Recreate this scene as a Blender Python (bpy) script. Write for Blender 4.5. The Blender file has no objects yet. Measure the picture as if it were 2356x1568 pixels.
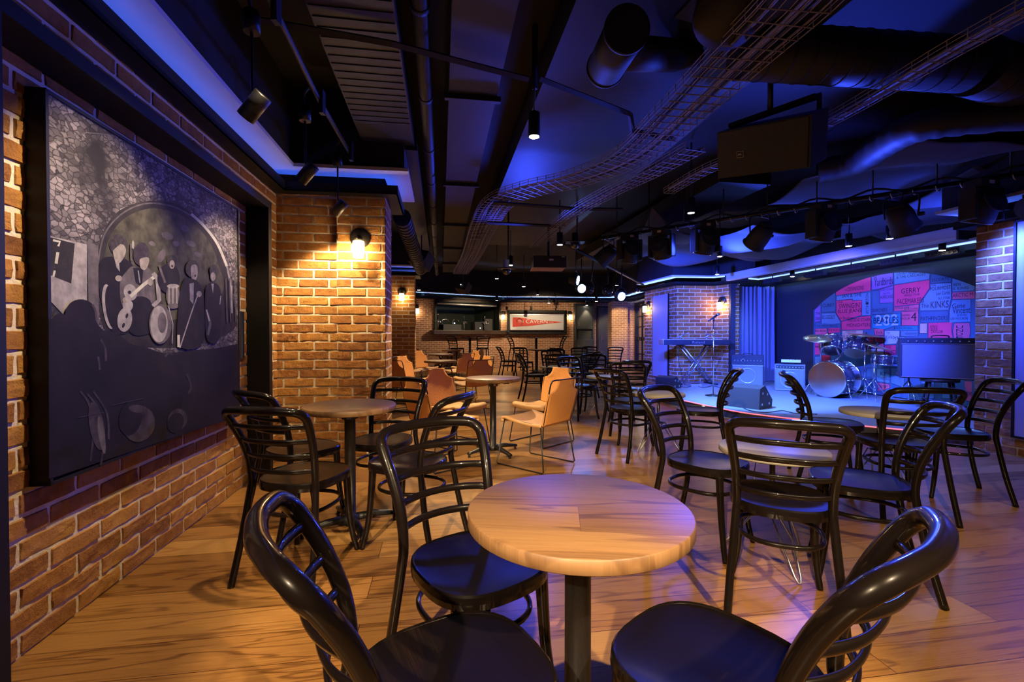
import bpy, bmesh, math, random
from math import sin, cos, pi, radians, sqrt, atan2
from mathutils import Vector, Matrix, Quaternion
random.seed(7)
SC = bpy.context.scene
COL = SC.collection
# ------------------------------------------------------------------ camera model
F, CX, CY, HC, PITCH = 1065.0, 1178.0, 784.0, 1.18, 0.0131
cp, sp = cos(PITCH), sin(PITCH)
def ray(px, py):
    x, up = (px-CX)/F, (CY-py)/F
    return Vector((x, cp+up*sp, up*cp-sp))
def atz(px, py, z):
    d = ray(px, py); k = (z-HC)/d.z
    return Vector((d.x*k, d.y*k, z))
def atY(px, py, Y):
    d = ray(px, py); k = Y/d.y
    return Vector((d.x*k, Y, HC+d.z*k))
PHI = radians(8.754); CPH, SPH = cos(PHI), sin(PHI)
W0 = Vector((-1.544, 0, 0))
def LW(t, s, z=0.0):                        # room frame: t across from the left wall, s along it
    return Vector((-1.544+t*CPH-s*SPH, t*SPH+s*CPH, z))
def on_plane(px, py, p0, n):
    d = ray(px, py); o = Vector((0, 0, HC))
    return o+d*((p0-o).dot(n)/d.dot(n))
NL = Vector((CPH, SPH, 0)); DL = Vector((-SPH, CPH, 0))
# ------------------------------------------------------------------ materials
MATS = {}
def nn(nt, t, **kw):
    n = nt.nodes.new(t)
    for k, v in kw.items():
        if k in n.inputs: n.inputs[k].default_value = v
        else: setattr(n, k, v)
    return n
def base(name):
    m = bpy.data.materials.new(name); m.use_nodes = True; nt = m.node_tree
    b = nt.nodes['Principled BSDF']; MATS[name] = m
    return m, nt, b
def mat(name, col, rough=.5, metal=0., coat=0., noise=0., bump=0., scale=30., trans=0., spec=.5, emit=None, es=0.):
    m, nt, b = base(name)
    b.inputs['Base Color'].default_value = (*col, 1)
    b.inputs['Roughness'].default_value = rough; b.inputs['Metallic'].default_value = metal
    b.inputs['Coat Weight'].default_value = coat; b.inputs['Specular IOR Level'].default_value = spec
    if trans: b.inputs['Transmission Weight'].default_value = trans
    if emit: b.inputs['Emission Color'].default_value = (*emit, 1); b.inputs['Emission Strength'].default_value = es
    if noise or bump:
        tc = nn(nt, 'ShaderNodeTexCoord'); no = nn(nt, 'ShaderNodeTexNoise', Scale=scale, Detail=4.)
        nt.links.new(tc.outputs['Object'], no.inputs['Vector'])
        if noise:
            mr = nn(nt, 'ShaderNodeMapRange'); mr.inputs['To Min'].default_value = 1-noise; mr.inputs['To Max'].default_value = 1+noise
            mx = nn(nt, 'ShaderNodeVectorMath', operation='SCALE'); mx.inputs[0].default_value = col
            nt.links.new(no.outputs['Fac'], mr.inputs['Value']); nt.links.new(mr.outputs['Result'], mx.inputs['Scale'])
            nt.links.new(mx.outputs['Vector'], b.inputs['Base Color'])
        if bump:
            bp = nn(nt, 'ShaderNodeBump', Strength=bump, Distance=.01)
            nt.links.new(no.outputs['Fac'], bp.inputs['Height']); nt.links.new(bp.outputs['Normal'], b.inputs['Normal'])
    return m
def ramp(nt, stops):
    r = nn(nt, 'ShaderNodeValToRGB'); e = r.color_ramp.elements
    while len(e) > 1: e.remove(e[-1])
    e[0].position = stops[0][0]; e[0].color = (*stops[0][1], 1)
    for p, c in stops[1:]:
        q = e.new(p); q.color = (*c, 1)
    return r
def brick_mat(name, bw, rh, cols, mortar, ms=.0065, bump=1., rough_bump=.6):
    m, nt, b = base(name); L = nt.links.new
    uv = nn(nt, 'ShaderNodeUVMap')
    nz = nn(nt, 'ShaderNodeTexNoise', Scale=9., Detail=3.); L(uv.outputs['UV'], nz.inputs['Vector'])
    sub = nn(nt, 'ShaderNodeVectorMath', operation='SUBTRACT'); sub.inputs[1].default_value = (.5, .5, .5); L(nz.outputs['Color'], sub.inputs[0])
    sc_ = nn(nt, 'ShaderNodeVectorMath', operation='SCALE'); sc_.inputs['Scale'].default_value = .018; L(sub.outputs[0], sc_.inputs[0])
    ad = nn(nt, 'ShaderNodeVectorMath', operation='ADD'); L(uv.outputs['UV'], ad.inputs[0]); L(sc_.outputs[0], ad.inputs[1])
    br = nn(nt, 'ShaderNodeTexBrick', offset=.5, offset_frequency=2, squash=1.)
    br.inputs['Scale'].default_value = 1.; br.inputs['Mortar Size'].default_value = ms; br.inputs['Mortar Smooth'].default_value = .35
    br.inputs['Brick Width'].default_value = bw; br.inputs['Row Height'].default_value = rh; br.inputs['Bias'].default_value = 0
    br.inputs['Color1'].default_value = (0, 0, 0, 1); br.inputs['Color2'].default_value = (1, 1, 1, 1); br.inputs['Mortar'].default_value = (.5, .5, .5, 1)
    L(ad.outputs[0], br.inputs['Vector'])
    n2 = nn(nt, 'ShaderNodeTexNoise', Scale=14., Detail=6., Roughness=.65); L(uv.outputs['UV'], n2.inputs['Vector'])
    mxv = nn(nt, 'ShaderNodeMix', data_type='RGBA'); mxv.inputs[0].default_value = .6
    L(br.outputs['Color'], mxv.inputs[6]); L(n2.outputs['Fac'], mxv.inputs[7])
    rp = ramp(nt, cols); L(mxv.outputs[2], rp.inputs['Fac'])
    mc = nn(nt, 'ShaderNodeMix', data_type='RGBA'); mc.inputs[7].default_value = (*mortar, 1)
    L(br.outputs['Fac'], mc.inputs[0]); L(rp.outputs['Color'], mc.inputs[6]); L(mc.outputs[2], b.inputs['Base Color'])
    b.inputs['Roughness'].default_value = .85
    n3 = nn(nt, 'ShaderNodeTexNoise', Scale=30., Detail=7., Roughness=.7); L(uv.outputs['UV'], n3.inputs['Vector'])
    inv = nn(nt, 'ShaderNodeMath', operation='SUBTRACT'); inv.inputs[0].default_value = 1.; L(br.outputs['Fac'], inv.inputs[1])
    ma = nn(nt, 'ShaderNodeMath', operation='MULTIPLY_ADD'); ma.inputs[1].default_value = rough_bump
    mb = nn(nt, 'ShaderNodeMath', operation='MULTIPLY'); L(n3.outputs['Fac'], mb.inputs[0]); L(inv.outputs[0], mb.inputs[1])
    L(mb.outputs[0], ma.inputs[0]); L(inv.outputs[0], ma.inputs[2])
    bp = nn(nt, 'ShaderNodeBump', Strength=bump, Distance=.02); L(ma.outputs[0], bp.inputs['Height']); L(bp.outputs['Normal'], b.inputs['Normal'])
    return m
BR = [(.0, (.10, .034, .008)), (.28, (.24, .088, .016)), (.5, (.38, .16, .028)), (.72, (.48, .23, .045)), (1., (.56, .31, .09))]
brick_mat('brick_large', .274, .0858, BR, (.62, .56, .43), ms=.0095, rough_bump=1.1)
brick_mat('brick_small', .19, .0642, [(.0, (.13, .05, .03)), (.45, (.27, .11, .055)), (.8, (.36, .17, .09)), (1., (.42, .22, .13))], (.58, .52, .42), ms=.0065, rough_bump=.4)
brick_mat('brick_rough', .19, .0642, [(.0, (.22, .09, .025)), (.45, (.42, .2, .06)), (1., (.55, .3, .1))], (.75, .65, .42), ms=.006, bump=1., rough_bump=1.7)
def relief_mat(name, cols):
    m, nt, b = base(name); L = nt.links.new; b.inputs['Roughness'].default_value = .85
    ge = nn(nt, 'ShaderNodeNewGeometry'); tc = nn(nt, 'ShaderNodeTexCoord')
    n2 = nn(nt, 'ShaderNodeTexNoise', Scale=13., Detail=6., Roughness=.65); L(tc.outputs['Object'], n2.inputs['Vector'])
    a = nn(nt, 'ShaderNodeMath', operation='MULTIPLY'); a.inputs[1].default_value = .38; L(ge.outputs['Random Per Island'], a.inputs[0])
    c = nn(nt, 'ShaderNodeMath', operation='MULTIPLY_ADD'); c.inputs[1].default_value = .85; L(n2.outputs['Fac'], c.inputs[0]); L(a.outputs[0], c.inputs[2])
    d = nn(nt, 'ShaderNodeMath', operation='SUBTRACT'); d.inputs[1].default_value = .1; L(c.outputs[0], d.inputs[0])
    rp = ramp(nt, cols); L(d.outputs[0], rp.inputs['Fac']); L(rp.outputs['Color'], b.inputs['Base Color'])
    n3 = nn(nt, 'ShaderNodeTexNoise', Scale=42., Detail=6., Roughness=.75); L(tc.outputs['Object'], n3.inputs['Vector'])
    bp = nn(nt, 'ShaderNodeBump', Strength=1., Distance=.016); L(n3.outputs['Fac'], bp.inputs['Height']); L(bp.outputs['Normal'], b.inputs['Normal'])
relief_mat('brick_relief', BR)
mat('mortar', (.60, .53, .39), .9, noise=.12, bump=.5, scale=60.)
def wood_mat(name, cols, pw, pl, rough, grain=1., uvs=True, coat=0., gap=.0012, bias=.5):
    m, nt, b = base(name); L = nt.links.new
    src = nn(nt, 'ShaderNodeUVMap') if uvs else nn(nt, 'ShaderNodeTexCoord')
    o = src.outputs['UV'] if uvs else src.outputs['Object']
    br = nn(nt, 'ShaderNodeTexBrick', offset=.37, offset_frequency=2)
    for k, v in (('Scale', 1.), ('Mortar Size', gap), ('Mortar Smooth', .2), ('Brick Width', pl), ('Row Height', pw)): br.inputs[k].default_value = v
    br.inputs['Color1'].default_value = (0, 0, 0, 1); br.inputs['Color2'].default_value = (1, 1, 1, 1); br.inputs['Mortar'].default_value = (.3, .3, .3, 1)
    L(o, br.inputs['Vector'])
    # grain: shift each plank's pattern by its own value
    off = nn(nt, 'ShaderNodeVectorMath', operation='MULTIPLY_ADD'); L(br.outputs['Color'], off.inputs[0]); off.inputs[1].default_value = (7., 3., 0); L(o, off.inputs[2])
    mp = nn(nt, 'ShaderNodeMapping'); mp.inputs['Scale'].default_value = (.55, 7., 1.); L(off.outputs[0], mp.inputs['Vector'])
    n1 = nn(nt, 'ShaderNodeTexNoise', Scale=1.5, Detail=2., Distortion=.35); L(mp.outputs[0], n1.inputs['Vector'])
    rings = nn(nt, 'ShaderNodeMath', operation='MULTIPLY'); rings.inputs[1].default_value = 34.; L(n1.outputs['Fac'], rings.inputs[0])
    sn = nn(nt, 'ShaderNodeMath', operation='SINE'); L(rings.outputs[0], sn.inputs[0])
    pw_ = nn(nt, 'ShaderNodeMapRange'); pw_.inputs['From Min'].default_value = .72; pw_.inputs['From Max'].default_value = 1.; L(sn.outputs[0], pw_.inputs['Value'])
    mp2 = nn(nt, 'ShaderNodeMapping'); mp2.inputs['Scale'].default_value = (5., 210., 1.); L(off.outputs[0], mp2.inputs['Vector'])
    n2 = nn(nt, 'ShaderNodeTexNoise', Scale=1., Detail=4., Roughness=.7); L(mp2.outputs[0], n2.inputs['Vector'])
    # tone = plank*.45 + fine*.5 - rings
    a = nn(nt, 'ShaderNodeMath', operation='MULTIPLY'); a.inputs[1].default_value = .38; L(br.outputs['Color'], a.inputs[0])
    c = nn(nt, 'ShaderNodeMath', operation='MULTIPLY_ADD'); c.inputs[1].default_value = .7; L(n2.outputs['Fac'], c.inputs[0]); L(a.outputs[0], c.inputs[2])
    d = nn(nt, 'ShaderNodeMath', operation='MULTIPLY_ADD'); d.inputs[1].default_value = -.20*grain; L(pw_.outputs[0], d.inputs[0]); L(c.outputs[0], d.inputs[2])
    rp = ramp(nt, cols); L(d.outputs[0], rp.inputs['Fac'])
    mx = nn(nt, 'ShaderNodeMix', data_type='RGBA', blend_type='MULTIPLY'); mx.inputs[7].default_value = (.22, .15, .1, 1)
    L(br.outputs['Fac'], mx.inputs[0]); L(rp.outputs['Color'], mx.inputs[6]); L(mx.outputs[2], b.inputs['Base Color'])
    b.inputs['Roughness'].default_value = rough; b.inputs['Coat Weight'].default_value = coat; b.inputs['Coat Roughness'].default_value = .15
    if coat: b.inputs['Specular IOR Level'].default_value = .22
    bp = nn(nt, 'ShaderNodeBump', Strength=.12, Distance=.001); L(d.outputs[0], bp.inputs['Height']); L(bp.outputs['Normal'], b.inputs['Normal'])
    return m
wood_mat('oak_floor', [(.0, (.032, .011, .003)), (.25, (.105, .044, .011)), (.5, (.235, .112, .030)), (.85, (.38, .215, .068))], .19, 1.9, .30, gap=.0018)
wood_mat('oak_top', [(.0, (.04, .018, .007)), (.3, (.095, .045, .017)), (.6, (.17, .088, .036)), (.9, (.235, .132, .058))], .145, 4., .5, grain=1.3, uvs=False, gap=.0004)
wood_mat('stained_seat', [(.0, (.002, .0013, .001)), (.6, (.004, .0025, .002)), (.76, (.012, .006, .003)), (.95, (.05, .022, .009))], .5, 3., .34, grain=.5, uvs=False, coat=.2, gap=0.)
mat('black_lacquer', (.0045, .003, .0026), .30, coat=.4, noise=.3, scale=12, spec=.1)
mat('black_metal', (.005, .005, .006), .42, bump=.05, scale=200)
mat('black_paint', (.005, .005, .006), .55, noise=.15, scale=6, spec=.3)
mat('ceiling_black', (.008, .008, .012), .8, noise=.4, scale=3)
mat('duct_grey', (.011, .012, .018), .6, noise=.2, bump=.08, scale=5)
mat('duct_dark', (.008, .008, .012), .55, noise=.2, scale=5)
mat('wire_metal', (.26, .26, .32), .5, noise=.1)
mat('cable_black', (.02, .02, .025), .6, noise=.1)
mat('fabric_drape', (.07, .075, .10), .85, noise=.1, bump=.2, scale=8)
mat('leather_tan', (.66, .29, .08), .55, noise=.16, bump=.25, scale=60)
mat('leather_seat', (.52, .29, .12), .65, noise=.2, bump=.2, scale=50)
mat('chrome', (.75, .75, .78), .15, metal=1., noise=.03)
mat('steel', (.5, .5, .52), .3, metal=1., noise=.05)
mat('grey_laminate', (.30, .27, .215), .45, noise=.08, scale=80)
mat('plaster_white', (.55, .55, .58), .75, noise=.05, scale=5)
mat('panel_grey', (.35, .33, .36), .6, noise=.05, scale=4)
mat('door_charcoal', (.022, .026, .03), .5, noise=.1, scale=20)
mat('bar_green', (.012, .022, .016), .7, noise=.3, scale=3)
mat('bar_wood', (.035, .02, .014), .4, noise=.3, scale=10)
mat('stage_floor', (.20, .21, .24), .45, noise=.08, bump=.05, scale=10)
mat('stage_black', (.02, .02, .025), .7, noise=.2)
mat('curtain_grey', (.2, .2, .24), .9, noise=.1, bump=.2, scale=80)
mat('amp_black', (.02, .02, .024), .65, noise=.2, bump=.2, scale=150)
mat('amp_grille', (.16, .17, .2), .75, noise=.15, bump=.4, scale=300)
mat('amp_grey', (.12, .12, .14), .6, noise=.15, bump=.2, scale=150)
mat('silver_trim', (.6, .6, .62), .35, metal=.8, noise=.05)
mat('drum_shell', (.03, .03, .05), .2, coat=.8, noise=.3, scale=4)
mat('drum_head', (.5, .52, .56), .5, noise=.08, scale=10)
mat('brass_cymbal', (.55, .4, .18), .3, metal=.9, noise=.2, scale=40)
mat('white_plastic', (.7, .7, .7), .5, noise=.03)
mat('black_ink', (.006, .006, .012), .7, noise=.1)
mat('white_ink', (.75, .75, .72), .7, noise=.05)
mat('sconce_metal', (.05, .045, .03), .4, metal=.7, noise=.2)
mat('sconce_glass', (.9, .85, .7), .3, noise=.02, emit=(1., .68, .34), es=60.)
mat('lamp_glow', (.9, .9, .85), .3, noise=.02, emit=(1., .86, .62), es=90.)
mat('spot_glow', (.9, .9, .85), .3, noise=.02, emit=(1., .8, .5), es=25.)
mat('led_blue', (.3, .4, .9), .4, noise=.02, emit=(.05, .15, 1.), es=13.)
mat('led_blue_far', (.3, .4, .9), .4, noise=.02, emit=(.25, .45, 1.), es=60.)
mat('led_red', (.9, .2, .2), .4, noise=.02, emit=(1., .10, .16), es=2.5)
mat('par_blue', (.3, .4, .9), .4, noise=.02, emit=(.22, .4, 1.), es=60.)
mat('tiny_led_white', (.8, .8, .9), .4, noise=.02, emit=(.8, .9, 1.), es=6.)
mat('tiny_led_green', (.1, .6, .3), .4, noise=.02, emit=(.1, .8, .4), es=.35)
mat('poster_grey', (.62, .62, .66), .35, noise=.04, scale=3)
mat('pennant_red', (.62, .035, .02), .5, noise=.35, scale=12)
mat('glass_dark', (.03, .03, .035), .08, coat=1., noise=.1)
mat('lens_dark', (.01, .01, .015), .08, coat=1., noise=.1)
# ------------------------------------------------------------------ mesh helper
class MB:
    def __init__(s): s.bm = bmesh.new(); s.uv = s.bm.loops.layers.uv.new('UVMap'); s.mi = 0
    def _f(s, vs, smooth=False):
        try: f = s.bm.faces.new(vs)
        except ValueError: return None
        f.smooth = smooth; f.material_index = s.mi; return f
    def box(s, c, size, rz=0., M=None, bev=0.):
        hx, hy, hz = size[0]/2, size[1]/2, size[2]/2
        T = Matrix.Translation(c) @ (M.to_4x4() if M is not None else Matrix.Rotation(rz, 4, 'Z'))
        v = [s.bm.verts.new(T @ Vector((x*hx, y*hy, z*hz))) for x in (-1, 1) for y in (-1, 1) for z in (-1, 1)]
        fs = []
        for q in ((0, 1, 3, 2), (4, 6, 7, 5), (0, 4, 5, 1), (2, 3, 7, 6), (0, 2, 6, 4), (1, 5, 7, 3)):
            f = s._f([v[i] for i in q]); fs.append(f)
        if bev:
            es = list({e for f in fs for e in f.edges})
            r = bmesh.ops.bevel(s.bm, geom=es, offset=bev, segments=2, affect='EDGES', profile=.7)
            for f in r['faces']: f.material_index = s.mi
        return s
    def tube(s, pts, r, seg=8, closed=False, up=None, rz=None, caps=True):
        """sweep; r is a number, a list, or with rz the half sizes across/along up"""
        P = [Vector(p) for p in pts]; n = len(P)
        if n < 2: return s
        rr = r if isinstance(r, (list, tuple)) else [r]*n
        T = []
        for i in range(n):
            if closed: t = P[(i+1) % n]-P[i-1]
            else: t = P[min(i+1, n-1)]-P[max(i-1, 0)]
            T.append(t.normalized() if t.length > 1e-9 else Vector((0, 0, 1)))
        if up is None:
            a = Vector((0, 0, 1)) if abs(T[0].z) < .9 else Vector((1, 0, 0))
            N = [(a-T[0]*a.dot(T[0])).normalized()]
            for i in range(1, n):
                q = T[i-1].rotation_difference(T[i]); v = q @ N[-1]; N.append((v-T[i]*v.dot(T[i])).normalized())
        else:
            a = Vector(up); N = [(a-t*a.dot(t)).normalized() for t in T]
        rings = []
        for i in range(n):
            Bn = T[i].cross(N[i]); ra = rr[i]; rb = ra if rz is None else (rz[i] if isinstance(rz, (list, tuple)) else rz)
            rings.append([s.bm.verts.new(P[i]+Bn*(cos(2*pi*k/seg)*ra)+N[i]*(sin(2*pi*k/seg)*rb)) for k in range(seg)])
        m = n if closed else n-1
        for i in range(m):
            A, Bq = rings[i], rings[(i+1) % n]
            for k in range(seg): s._f([A[k], A[(k+1) % seg], Bq[(k+1) % seg], Bq[k]], seg > 4)
        if not closed and caps: s._f(rings[0][::-1]); s._f(rings[-1])
        return s
    def cyl(s, p0, p1, r0, r1=None, seg=16): return s.tube([p0, p1], [r0, r0 if r1 is None else r1], seg)
    def lathe(s, prof, c=(0, 0, 0), seg=24, M=None):
        c = Vector(c); rings = []
        for r, z in prof:
            ring = []
            for k in range(seg):
                v = Vector((r*cos(2*pi*k/seg), r*sin(2*pi*k/seg), z))
                if M is not None: v = M @ v
                ring.append(s.bm.verts.new(c+v))
            rings.append(ring)
        for A, Bq in zip(rings, rings[1:]):
            for k in range(seg): s._f([A[k], A[(k+1) % seg], Bq[(k+1) % seg], Bq[k]], True)
        if prof[0][0] > 1e-4: s._f(rings[0][::-1])
        if prof[-1][0] > 1e-4: s._f(rings[-1])
        return s
    def prism(s, poly, z0, z1):
        a = [s.bm.verts.new((p[0], p[1], z0)) for p in poly]; b = [s.bm.verts.new((p[0], p[1], z1)) for p in poly]
        s._f(a[::-1]); s._f(b)
        for i in range(len(poly)): j = (i+1) % len(poly); s._f([a[i], a[j], b[j], b[i]])
        return s
    def poly(s, pts): s._f([s.bm.verts.new(p) for p in pts]); return s
    def slab(s, pts, nrm, th):
        nv = Vector(nrm)*th; a = [s.bm.verts.new(Vector(p)) for p in pts]; b = [s.bm.verts.new(Vector(p)+nv) for p in pts]
        s._f(a[::-1]); s._f(b)
        for i in range(len(pts)): j = (i+1) % len(pts); s._f([a[i], a[j], b[j], b[i]])
        return s
    def sphere(s, c, r, seg=14, sc=(1, 1, 1), M=None):
        prof = [(max(1e-5, r*sin(pi*i/8)), -r*cos(pi*i/8)) for i in range(9)]
        MM = Matrix.Diagonal(sc)
        if M is not None: MM = M @ MM
        return s.lathe(prof, c, seg, MM)
    def wall(s, p0, p1, z0, z1, th, side=1, u0=0.):
        """wall slab p0->p1, thickness th to the left (side=1) or right; UV in metres"""
        p0, p1 = Vector(p0[:2]).to_3d(), Vector(p1[:2]).to_3d(); d = p1-p0; L = d.length; d.normalize(); n = Vector((-d.y, d.x, 0))*side*th
        def quad(a, b, za, zb, ua, ub):
            v = [s.bm.verts.new((a.x, a.y, za)), s.bm.verts.new((b.x, b.y, za)), s.bm.verts.new((b.x, b.y, zb)), s.bm.verts.new((a.x, a.y, zb))]
            f = s._f(v)
            for lo, q in zip(f.loops, ((ua, za), (ub, za), (ub, zb), (ua, zb))): lo[s.uv].uv = q
        quad(p0, p1, z0, z1, u0, u0+L); quad(p1, p1+n, z0, z1, u0+L, u0+L+th); quad(p1+n, p0+n, z0, z1, u0+L+th, u0+2*L+th); quad(p0+n, p0, z0, z1, u0-th, u0)
        for z in (z0, z1):
            f = s._f([s.bm.verts.new((q.x, q.y, z)) for q in (p0, p1, p1+n, p0+n)])
        return s
    def build(s, name, m, parent=None, kind=None, loc=None, solid=None):
        if not s.bm.faces: return None
        bmesh.ops.recalc_face_normals(s.bm, faces=s.bm.faces)
        me = bpy.data.meshes.new(name); s.bm.to_mesh(me); s.bm.free()
        for x in (m if isinstance(m, (list, tuple)) else [m]): me.materials.append(MATS[x])
        o = bpy.data.objects.new(name, me); COL.objects.link(o)
        if parent: o.parent = parent
        if kind: o['kind'] = kind
        if loc is not None: o.location = loc
        return o
def thing(name, label, cat, loc=(0, 0, 0), rz=0., group=None):
    o = bpy.data.objects.new(name, None); COL.objects.link(o); o.empty_display_size = .1
    o.location = loc; o.rotation_euler = (0, 0, rz); o['label'] = label; o['category'] = cat
    if group: o['group'] = group
    return o
def tag(o, label, cat, group=None, kind=None):
    o['label'] = label; o['category'] = cat
    if group: o['group'] = group
    if kind: o['kind'] = kind
    return o
def dup(root, loc, rz, label, group=None, rot=None):
    r = root.copy(); COL.objects.link(r); r.location = loc; r.rotation_euler = rot if rot else (0, 0, rz); r['label'] = label
    if group: r['group'] = group
    for ch in list(root.children):
        c = ch.copy(); COL.objects.link(c); c.parent = r
        for g in list(ch.children):
            d = g.copy(); COL.objects.link(d); d.parent = c
    return r
def cr(pts, k=6, closed=False):             # Catmull-Rom
    P = [Vector(p) for p in pts]; n = len(P); out = []
    rng = range(n) if closed else range(n-1)
    for i in rng:
        if closed: a, b, c, d = P[i-1], P[i], P[(i+1) % n], P[(i+2) % n]
        else: a, b, c, d = P[max(i-1, 0)], P[i], P[i+1], P[min(i+2, n-1)]
        for j in range(k):
            t = j/k; out.append(.5*((2*b)+(c-a)*t+(2*a-5*b+4*c-d)*t*t+(3*b-a-3*c+d)*t**3))
    if not closed: out.append(P[-1])
    return out
def circ(c, r, n, a=None):                  # horizontal circle
    return [Vector((c[0]+r*cos(2*pi*i/n), c[1]+r*sin(2*pi*i/n), c[2])) for i in range(n)]
def look(dirv):                             # rotation matrix whose +Z points along dirv
    return Vector(dirv).to_track_quat('Z', 'Y').to_matrix()
TEXTS = []
def text(body, p_left, width, height, xdir, ydir, m, parent, name='lettering'):
    """flat lettering: baseline-left point, target width/height, axes"""
    cu = bpy.data.curves.new(name, 'FONT'); cu.body = body; cu.size = 1.; cu.materials.append(MATS[m]); cu.resolution_u = 3
    o = bpy.data.objects.new(name, cu); COL.objects.link(o)
    if parent: o.parent = parent
    TEXTS.append((o, Vector(p_left), width, height, Vector(xdir), Vector(ydir)))
    return o
def finish_texts():
    bpy.context.view_layer.update(); dg = bpy.context.evaluated_depsgraph_get(); made = []
    for o, p, w, h, xd, yd in TEXTS:
        bb = [Vector(c) for c in o.bound_box]; x0 = min(c.x for c in bb); x1 = max(c.x for c in bb); y0 = min(c.y for c in bb); y1 = max(c.y for c in bb)
        sx, sy = w/max(1e-4, x1-x0), h/max(1e-4, y1-y0)
        z = xd.cross(yd).normalized()
        M = Matrix(((xd.x*sx, yd.x*sy, z.x, 0), (xd.y*sx, yd.y*sy, z.y, 0), (xd.z*sx, yd.z*sy, z.z, 0), (0, 0, 0, 1)))
        M.translation = p-xd*(x0*sx)-yd*(y0*sy)
        if o.parent: M = o.parent.matrix_world.inverted() @ M
        me = bpy.data.meshes.new_from_object(o.evaluated_get(dg)); made.append((o, me, M))
    for o, me, M in made:
        me.materials.clear(); me.materials.append(o.data.materials[0])
        n = bpy.data.objects.new('lettering', me); COL.objects.link(n); n.parent = o.parent; n.matrix_local = M
        bpy.data.objects.remove(o)
#PART2
# ------------------------------------------------------------------ the setting
def inter(a, b, c, d):                      # line a-b with line c-d in plan
    x1, y1, x2, y2 = a[0], a[1], b[0], b[1]; x3, y3, x4, y4 = c[0], c[1], d[0], d[1]
    D = (x1-x2)*(y3-y4)-(y1-y2)*(x3-x4); p = x1*y2-y1*x2; q = x3*y4-y3*x4
    return Vector(((p*(x3-x4)-(x1-x2)*q)/D, (p*(y3-y4)-(y1-y2)*q)/D, 0))
def offs(pts, w, side):                     # mitred offset of an open polyline; side 1 = left of travel
    P = [Vector((p[0], p[1], 0)) for p in pts]; N = []
    for a, b in zip(P, P[1:]):
        d = (b-a).normalized(); N.append(Vector((-d.y, d.x, 0))*side*w)
    out = [P[0]+N[0]]
    for i in range(1, len(P)-1): out.append(inter(P[i-1]+N[i-1], P[i]+N[i-1], P[i]+N[i], P[i+1]+N[i]))
    out.append(P[-1]+N[-1]); return out
def band(mb, A, Bq, z0, z1):
    for i in range(len(A)-1):
        q = [A[i], A[i+1], Bq[i+1], Bq[i]]
        a = [mb.bm.verts.new((p.x, p.y, z0)) for p in q]; b = [mb.bm.verts.new((p.x, p.y, z1)) for p in q]
        mb._f(a[::-1]); mb._f(b)
        for k in range(4): j = (k+1) % 4; mb._f([a[k], a[j], b[j], b[k]])
    return mb
TRIM = [0]
def cove(pts, side, z0, led_label, w=.13, fh=.08, gap=.18, pw=.235, ledm='led_blue', zc=3.4, back=.0):
    TRIM[0] += 1; n = TRIM[0]
    O = lambda d: offs(pts, d, side)
    mb = MB(); band(mb, O(-back), O(w), z0, z0+.022); band(mb, O(w-.015), O(w), z0, z0+fh)
    mb.build('trim_%d' % n, 'black_paint', kind='structure')
    mb = MB(); band(mb, O(-back), O(pw), z0+gap, z0+gap+.03)
    mb.build('trim_%d' % (n+20), 'plaster_white', kind='structure')
    mb = MB(); band(mb, O(-back), O(pw-.04), z0+gap+.03, zc)
    mb.build('trim_%d' % (n+40), 'ceiling_black', kind='structure')
    mb = MB(); band(mb, O(.035), O(.055), z0+.03, z0+.04)
    tag(mb.build('led_strip', ledm), led_label, 'light strip', 'blue light strips in the cornices')
floor = MB()
vs = [floor.bm.verts.new(LW(t, s, 0)) for t, s in ((-3, -4), (12, -4), (12, 19), (-3, 19))]
f = floor._f(vs)
for lo, q in zip(f.loops, ((-3, -4), (12, -4), (12, 19), (-3, 19))): lo[floor.uv].uv = q
floor.build('floor', 'oak_floor', kind='structure')
MB().box((3.5, 7.5, 3.45), (22, 26, .1)).build('ceiling', 'ceiling_black', kind='structure')
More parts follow.
